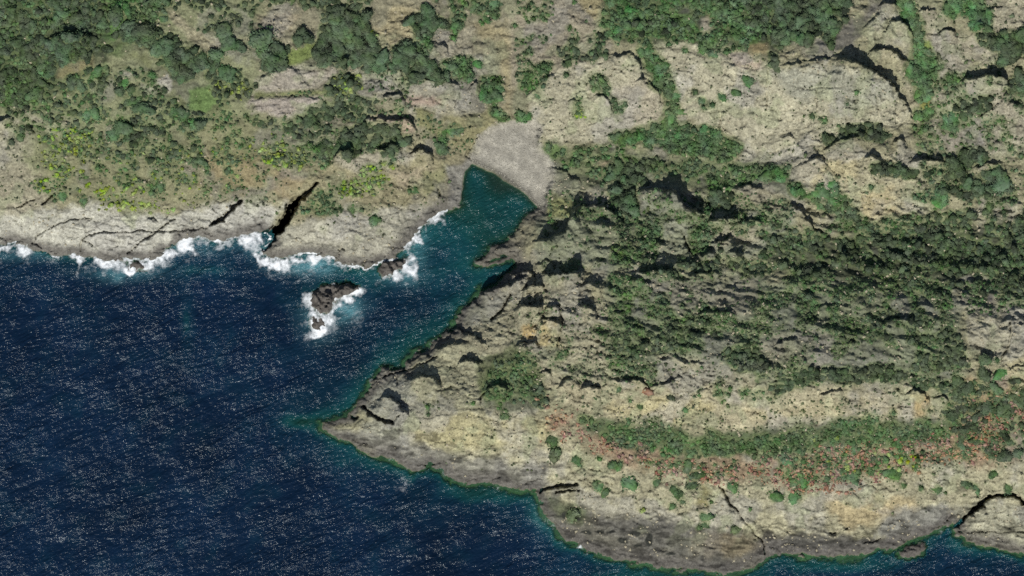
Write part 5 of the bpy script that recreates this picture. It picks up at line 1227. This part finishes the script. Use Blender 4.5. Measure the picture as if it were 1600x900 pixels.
# landmarks by which a plant can be found
PLACES = [(60, 40, "in the dark woods at the upper left corner"), (50, 130, "on the lower edge of the upper left woods"), (225, 12, "beside the bright green glade at the top left"), (260, 80, "in the dark grove below the top left glade"), (350, 20, "above the tan path at the top left"), (340, 95, "below the tan path at the top left"),
 (430, 85, "around the big round grove left of the top clearing"), (490, 15, "along the top edge left of the tan clearing"), (545, 70, "in the dark block of woods left of the tan clearing"), (655, 100, "in the curved grove below the tan clearing"), (700, 25, "at the top edge right of the tan clearing"), (770, 140, "beside the tan gully leading down to the beach"), (730, 110, "on the rocks left of the tan gully"),
 (190, 160, "on the grassy slope of the left headland"), (80, 200, "on the pale ground at the left edge"), (100, 255, "in the yellow-green patch on the left headland"), (230, 250, "on the middle of the left headland"), (210, 315, "along the upper rim of the left sea slabs"), (350, 260, "left of the long sea cleft"), (340, 150, "in the grassy hollow of the left headland"), (440, 190, "below the pink rock benches"), (440, 245, "above the long sea cleft"),
 (530, 140, "between the pink slab and the dark woods"), (570, 215, "above the black shadowed ledges of the headland"), (565, 290, "in the brightest yellow-green patch right of the cleft"), (505, 325, "on the right brink of the sea cleft"), (650, 250, "on the brown slope left of the beach"), (850, 40, "on the stony top slope above the pale beach cliff"), (900, 90, "along the top of the pale beach cliff"), (925, 160, "on the pale cliff above the beach"),
 (1020, 30, "in the green thicket at the top centre"), (1140, 40, "in the thicket above the largest slab"), (1260, 30, "in the dark grove at the top right of centre"), (1040, 150, "in the green gully between the two pale cliffs"), (1130, 140, "on the left part of the largest slab"), (1300, 160, "on the bare face of the largest slab"), (1070, 220, "in the green hollow below the gully"), (900, 255, "right behind the pebble beach"), (985, 280, "in the dark trees behind the beach"),
 (1170, 275, "in the bright green strip above the twin boulders"), (1425, 30, "in the top of the upper right gully"), (1445, 110, "in the lower part of the upper right gully"), (1510, 15, "at the top edge right of the upper right gully"), (1575, 75, "in the dark clump at the upper right edge"), (1520, 150, "around the shaggy boulder near the right edge"), (1445, 190, "at the outlet of the upper right gully"), (1335, 210, "along the foot of the largest slab"),
 (1300, 310, "on the left flank of the second slab"), (1400, 275, "on top of the second slab"), (1470, 300, "at the right end of the second slab"), (1530, 260, "between the ledges near the right edge"), (1380, 350, "along the foot of the second slab"), (1250, 390, "at the left end of the wooded valley"), (1350, 400, "in the middle of the wooded valley"), (1460, 400, "in the right half of the wooded valley"), (1570, 390, "in the wooded valley at the right edge"),
 (920, 370, "on the shaggy block right of the beach"), (1010, 370, "in the green streak left of the bare stone apron"), (1100, 370, "in the boulder field below the twin boulders"), (1060, 420, "on the low steps left of the wooded valley"), (970, 470, "in the green streak below the domed block"), (1070, 470, "on the brown slope above the dark low scrub"), (1040, 520, "in the patch of dark low scrub"), (1160, 560, "right of the dark low scrub"), (1250, 480, "on the left of the speckled slope"), (1340, 500, "in the middle of the speckled slope"), (1450, 510, "on the right of the speckled slope"),
 (1300, 585, "in the dark row above the long cliff band"), (1450, 590, "at the right end of the dark row above the cliff band"), (1080, 590, "on the pale shelf above the long cliff band"), (860, 550, "around the yellow faced boulder"), (805, 600, "in the olive thicket above the western point"), (1000, 625, "on the left part of the long cliff band"), (1250, 640, "on the right part of the long cliff band"), (960, 670, "at the left end of the long green band"), (1130, 690, "in the middle of the long green band"), (1350, 680, "at the right end of the long green band"),
 (900, 680, "at the left end of the russet slope"), (1040, 730, "on the left half of the russet slope"), (1200, 730, "in the middle of the russet slope"), (1370, 720, "on the right half of the russet slope"), (1560, 690, "on the russet slope at the right edge"), (1550, 630, "on the orange soil at the right edge"), (1540, 560, "below the bare apron near the right edge"), (950, 760, "on the lower sea slope above the cave"), (1090, 790, "on the middle of the lower sea slope"), (1230, 780, "on the streaked sea slope under the russet shrubs"), (1480, 770, "on the lower right sea slope near the cleft"), (720, 680, "on the bare yellowish slope of the western point"), (700, 600, "above the rocky shore of the western point")]
PL = np.array([(p[0], p[1]) for p in PLACES], float)
LOOK = {'tree': ("dark evergreen tree", "tree"), 'leafy': ("mid green leafy bush", "bush"), 'scrub': ("small olive scrub bush", "bush"), 'yellow': ("yellow-green rounded bush", "bush"), 'red': ("russet red shrub", "shrub")}
GROUPN = {'tree': "dark evergreen trees", 'leafy': "green leafy bushes", 'scrub': "olive scrub bushes", 'yellow': "yellow-green bushes", 'red': "russet shrubs"}

crng = np.random.default_rng(23)
tv = np.array([(math.cos(a) * r, math.sin(a) * r, z) for z, r in ((-.25, .13), (.25, .09), (.5, .05)) for a in np.arange(6) * math.pi / 3])
tf = np.array([(i + 6 * j, (i + 1) % 6 + 6 * j, (i + 1) % 6 + 6 * (j + 1), i + 6 * (j + 1)) for j in (0, 1) for i in range(6)])
TRUNK = quick_mesh("trunk", tv, tf)
TRUNK.materials.append(M_BARK)

for kind, (nm, material, hz, trunk, nvar, nleaf, leaf) in KINDS.items():
    sel = np.where(VK_ == kind)[0]
    infr = (VX_[sel] > 2) & (VX_[sel] < 1598) & (VY_[sel] > 2) & (VY_[sel] < 898)
    order = sel[np.argsort(-(VR_[sel] + 100 * infr))]
    single, rest = order[:300], order[300:]
    protos = []
    for q in range(nvar):
        V, F = crown_arrays(crng, hz * crng.uniform(.85, 1.15), nleaf, leaf, ICO2 if kind == 'tree' else ICO1)
        me = quick_mesh("crown", V, F, True)
        float_attr(me, "tint", np.zeros(len(V)))
        me.materials.append(material)
        protos.append(me)
    look, cat = LOOK[kind]
    near_ = np.argmin((VX_[single][:, None] - PL[:, 0]) ** 2 + (VY_[single][:, None] - PL[:, 1]) ** 2, 1)
    # the ones that stand out in their place are told by what sets them apart
    word = {}
    for p in np.unique(near_):
        mem = single[near_ == p]
        if len(mem) == 1:
            word[mem[0]] = "lone"
            continue
        for ttl, arr in (("broadest", -VR_[mem]), ("topmost", VY_[mem]), ("lowest", -VY_[mem]), ("leftmost", VX_[mem]), ("rightmost", -VX_[mem])):
            i = mem[np.argsort(arr)]
            if i[0] not in word and len(mem) > 2 or ttl == "broadest":
                word[i[0]] = ttl
    side = {}
    for p in np.unique(near_):          # in a crowd each is told by its size and its corner of the crowd
        mem = single[near_ == p]
        if len(mem) < 5:
            continue
        qx, qy, qr = np.quantile(VX_[mem], (.34, .67)), np.quantile(VY_[mem], (.34, .67)), np.quantile(VR_[mem], (.34, .67))
        for i in mem:
            u = ("left", "middle", "right")[int(np.searchsorted(qx, VX_[i]))]
            v = ("upper", "mid", "lower")[int(np.searchsorted(qy, VY_[i]))]
            z = ("small", "mid-sized", "large")[int(np.searchsorted(qr, VR_[i]))]
            side[i] = (z, {"mid middle": "central"}.get(v + " " + u, v + " " + u if v != "mid" else "middle " + u))
    for j, i in enumerate(single):
        w_ = word.get(i, "")
        if not w_ and i in side:
            tail = PLACES[near_[j]][2]
            lab = side[i][0] + " " + look.replace("small ", "") + ", " + side[i][1] + ", " + tail
            while len(lab.split()) > 16:
                lab = lab.replace("leafy ", "", 1) if "leafy " in lab else lab.replace("rounded ", "", 1) if "rounded " in lab else lab.replace("dark evergreen tree", "evergreen tree", 1) if "dark evergreen tree" in lab else lab.replace(" the ", " ", 1)
        else:
            lab = (w_ + " " if w_ else "") + (look if len((w_ + look + PLACES[near_[j]][2]).split()) < 15 else look.split(" ", 1)[1]) + " " + PLACES[near_[j]][2]
        grp = GROUPN[kind] + " " + PLACES[near_[j]][2]
        r = VR_[i] * S
        loc = ((VX_[i] - 800) * S, (450 - VY_[i]) * S, VZ_[i])
        rot = crng.uniform(0, 6.283)
        sc3 = (r * crng.uniform(.9, 1.3), r * crng.uniform(.8, 1.1), r)
        if trunk:
            root = bpy.data.objects.new(nm, None)
            COL.objects.link(root)
            cr_ = link("crown", protos[j % nvar], None, root)
            cr_.location = (0, 0, r * .22)
            cr_.scale = sc3
            tk = link("trunk", TRUNK, None, root)
            tk.scale = (r, r, r)
            root.location = loc
            root.rotation_euler = (0, 0, rot)
        else:
            root = link(nm, protos[j % nvar], None)
            root.location = loc
            root.rotation_euler = (0, 0, rot)
            root.scale = sc3
        root['label'] = lab; root['category'] = cat; root['group'] = grp
    if len(rest):
        lw = [crown_arrays(crng, hz * (1 if kind == 'tree' else 1.3), max(10, int(nleaf * .24)), leaf * 1.45, ICO0 if kind != 'tree' else ICO1) for q in range(8)]
        VA, FA, TA, off = [], [], [], 0
        a = crng.uniform(0, 6.283, len(rest)); s3 = crng.uniform(.85, 1.15, (len(rest), 3)); tn = crng.normal(0, .17, len(rest))
        for t, i in enumerate(rest):
            V, F = lw[t % 8]
            r = VR_[i] * S
            c_, s_ = math.cos(a[t]), math.sin(a[t])
            v = V * s3[t] * r
            VA.append(np.stack([v[:, 0] * c_ - v[:, 1] * s_ + (VX_[i] - 800) * S, v[:, 0] * s_ + v[:, 1] * c_ + (450 - VY_[i]) * S, v[:, 2] + VZ_[i]], 1))
            FA.append(F + off); TA.append(np.full(len(V), tn[t])); off += len(V)
        me = quick_mesh(nm + "_cover", np.concatenate(VA), np.concatenate(FA), True)
        float_attr(me, "tint", np.concatenate(TA))
        link(nm + "_cover", me, material, kind="stuff", label=GROUPN[kind] + " covering the slopes in a mass", category="undergrowth")
    print(kind, len(sel), "tris rest", 0 if not len(rest) else sum(len(f_) for f_ in FA))

# ---------------------------------------------------------------- loose stones: rubble on the slopes and cobbles on the beach
def stones(name, xs_, ys_, rs_, material, lab, cat, tall=.7):
    zs_ = ground(xs_, ys_)
    base = []
    for q in range(8):
        v = ICO0[0] * (1 + crng.uniform(-.28, .28, (12, 1))) * np.array([crng.uniform(.8, 1.3), crng.uniform(.7, 1.1), tall])
        base.append(v)
    F0 = np.array(ICO0[1])
    VA, FA = [], []
    for t in range(len(xs_)):
        v = base[t % 8] * rs_[t] * S
        a_ = crng.uniform(0, 6.283)
        c_, s_ = math.cos(a_), math.sin(a_)
        VA.append(np.stack([v[:, 0] * c_ - v[:, 1] * s_ + (xs_[t] - 800) * S, v[:, 0] * s_ + v[:, 1] * c_ + (450 - ys_[t]) * S, v[:, 2] + zs_[t] + .2 * rs_[t] * S], 1))
        FA.append(F0 + 12 * t)
    me = quick_mesh(name, np.concatenate(VA), np.concatenate(FA), False)
    link(name, me, material, kind="stuff", label=lab, category=cat)


bx_, by_ = crng.uniform(722, 880, 10500), crng.uniform(178, 332, 10500)
kb = crng.random(10500) < sstep(-9, 4, sdf(bx_, by_, BEACH) + 10 * (fbm(bx_, by_, 20, 3, 97) - .5))
kb &= bil(cd[9:-9, 9:-9], bx_, by_, -60.0, -60.0, STEP) > 2
stones("beach_cobbles", bx_[kb], by_[kb], .3 + .9 * crng.random(kb.sum()) ** 3, M_PEBBLE, "pale cobbles covering the pocket beach", "cobbles", .45)
rx_, ry_ = crng.uniform(0, 1600, 16000), crng.uniform(0, 880, 16000)
kd = bil(cd[9:-9, 9:-9], rx_, ry_, -60.0, -60.0, STEP)
kr = (kd > 6) & (fbm(rx_, ry_, 40, 4, 99) > .5) & (bil(beach_d[9:-9, 9:-9], rx_, ry_, -60.0, -60.0, STEP) < -2)
kr &= ((rx_ > 740) & (ry_ > 270)) | (crng.random(16000) < .4)
stones("loose_rubble", rx_[kr], ry_[kr], .7 + 1.6 * crng.random(kr.sum()) ** 3, M_BOULDER, "loose pale rubble strewn over the rocky slopes", "rubble", .75)
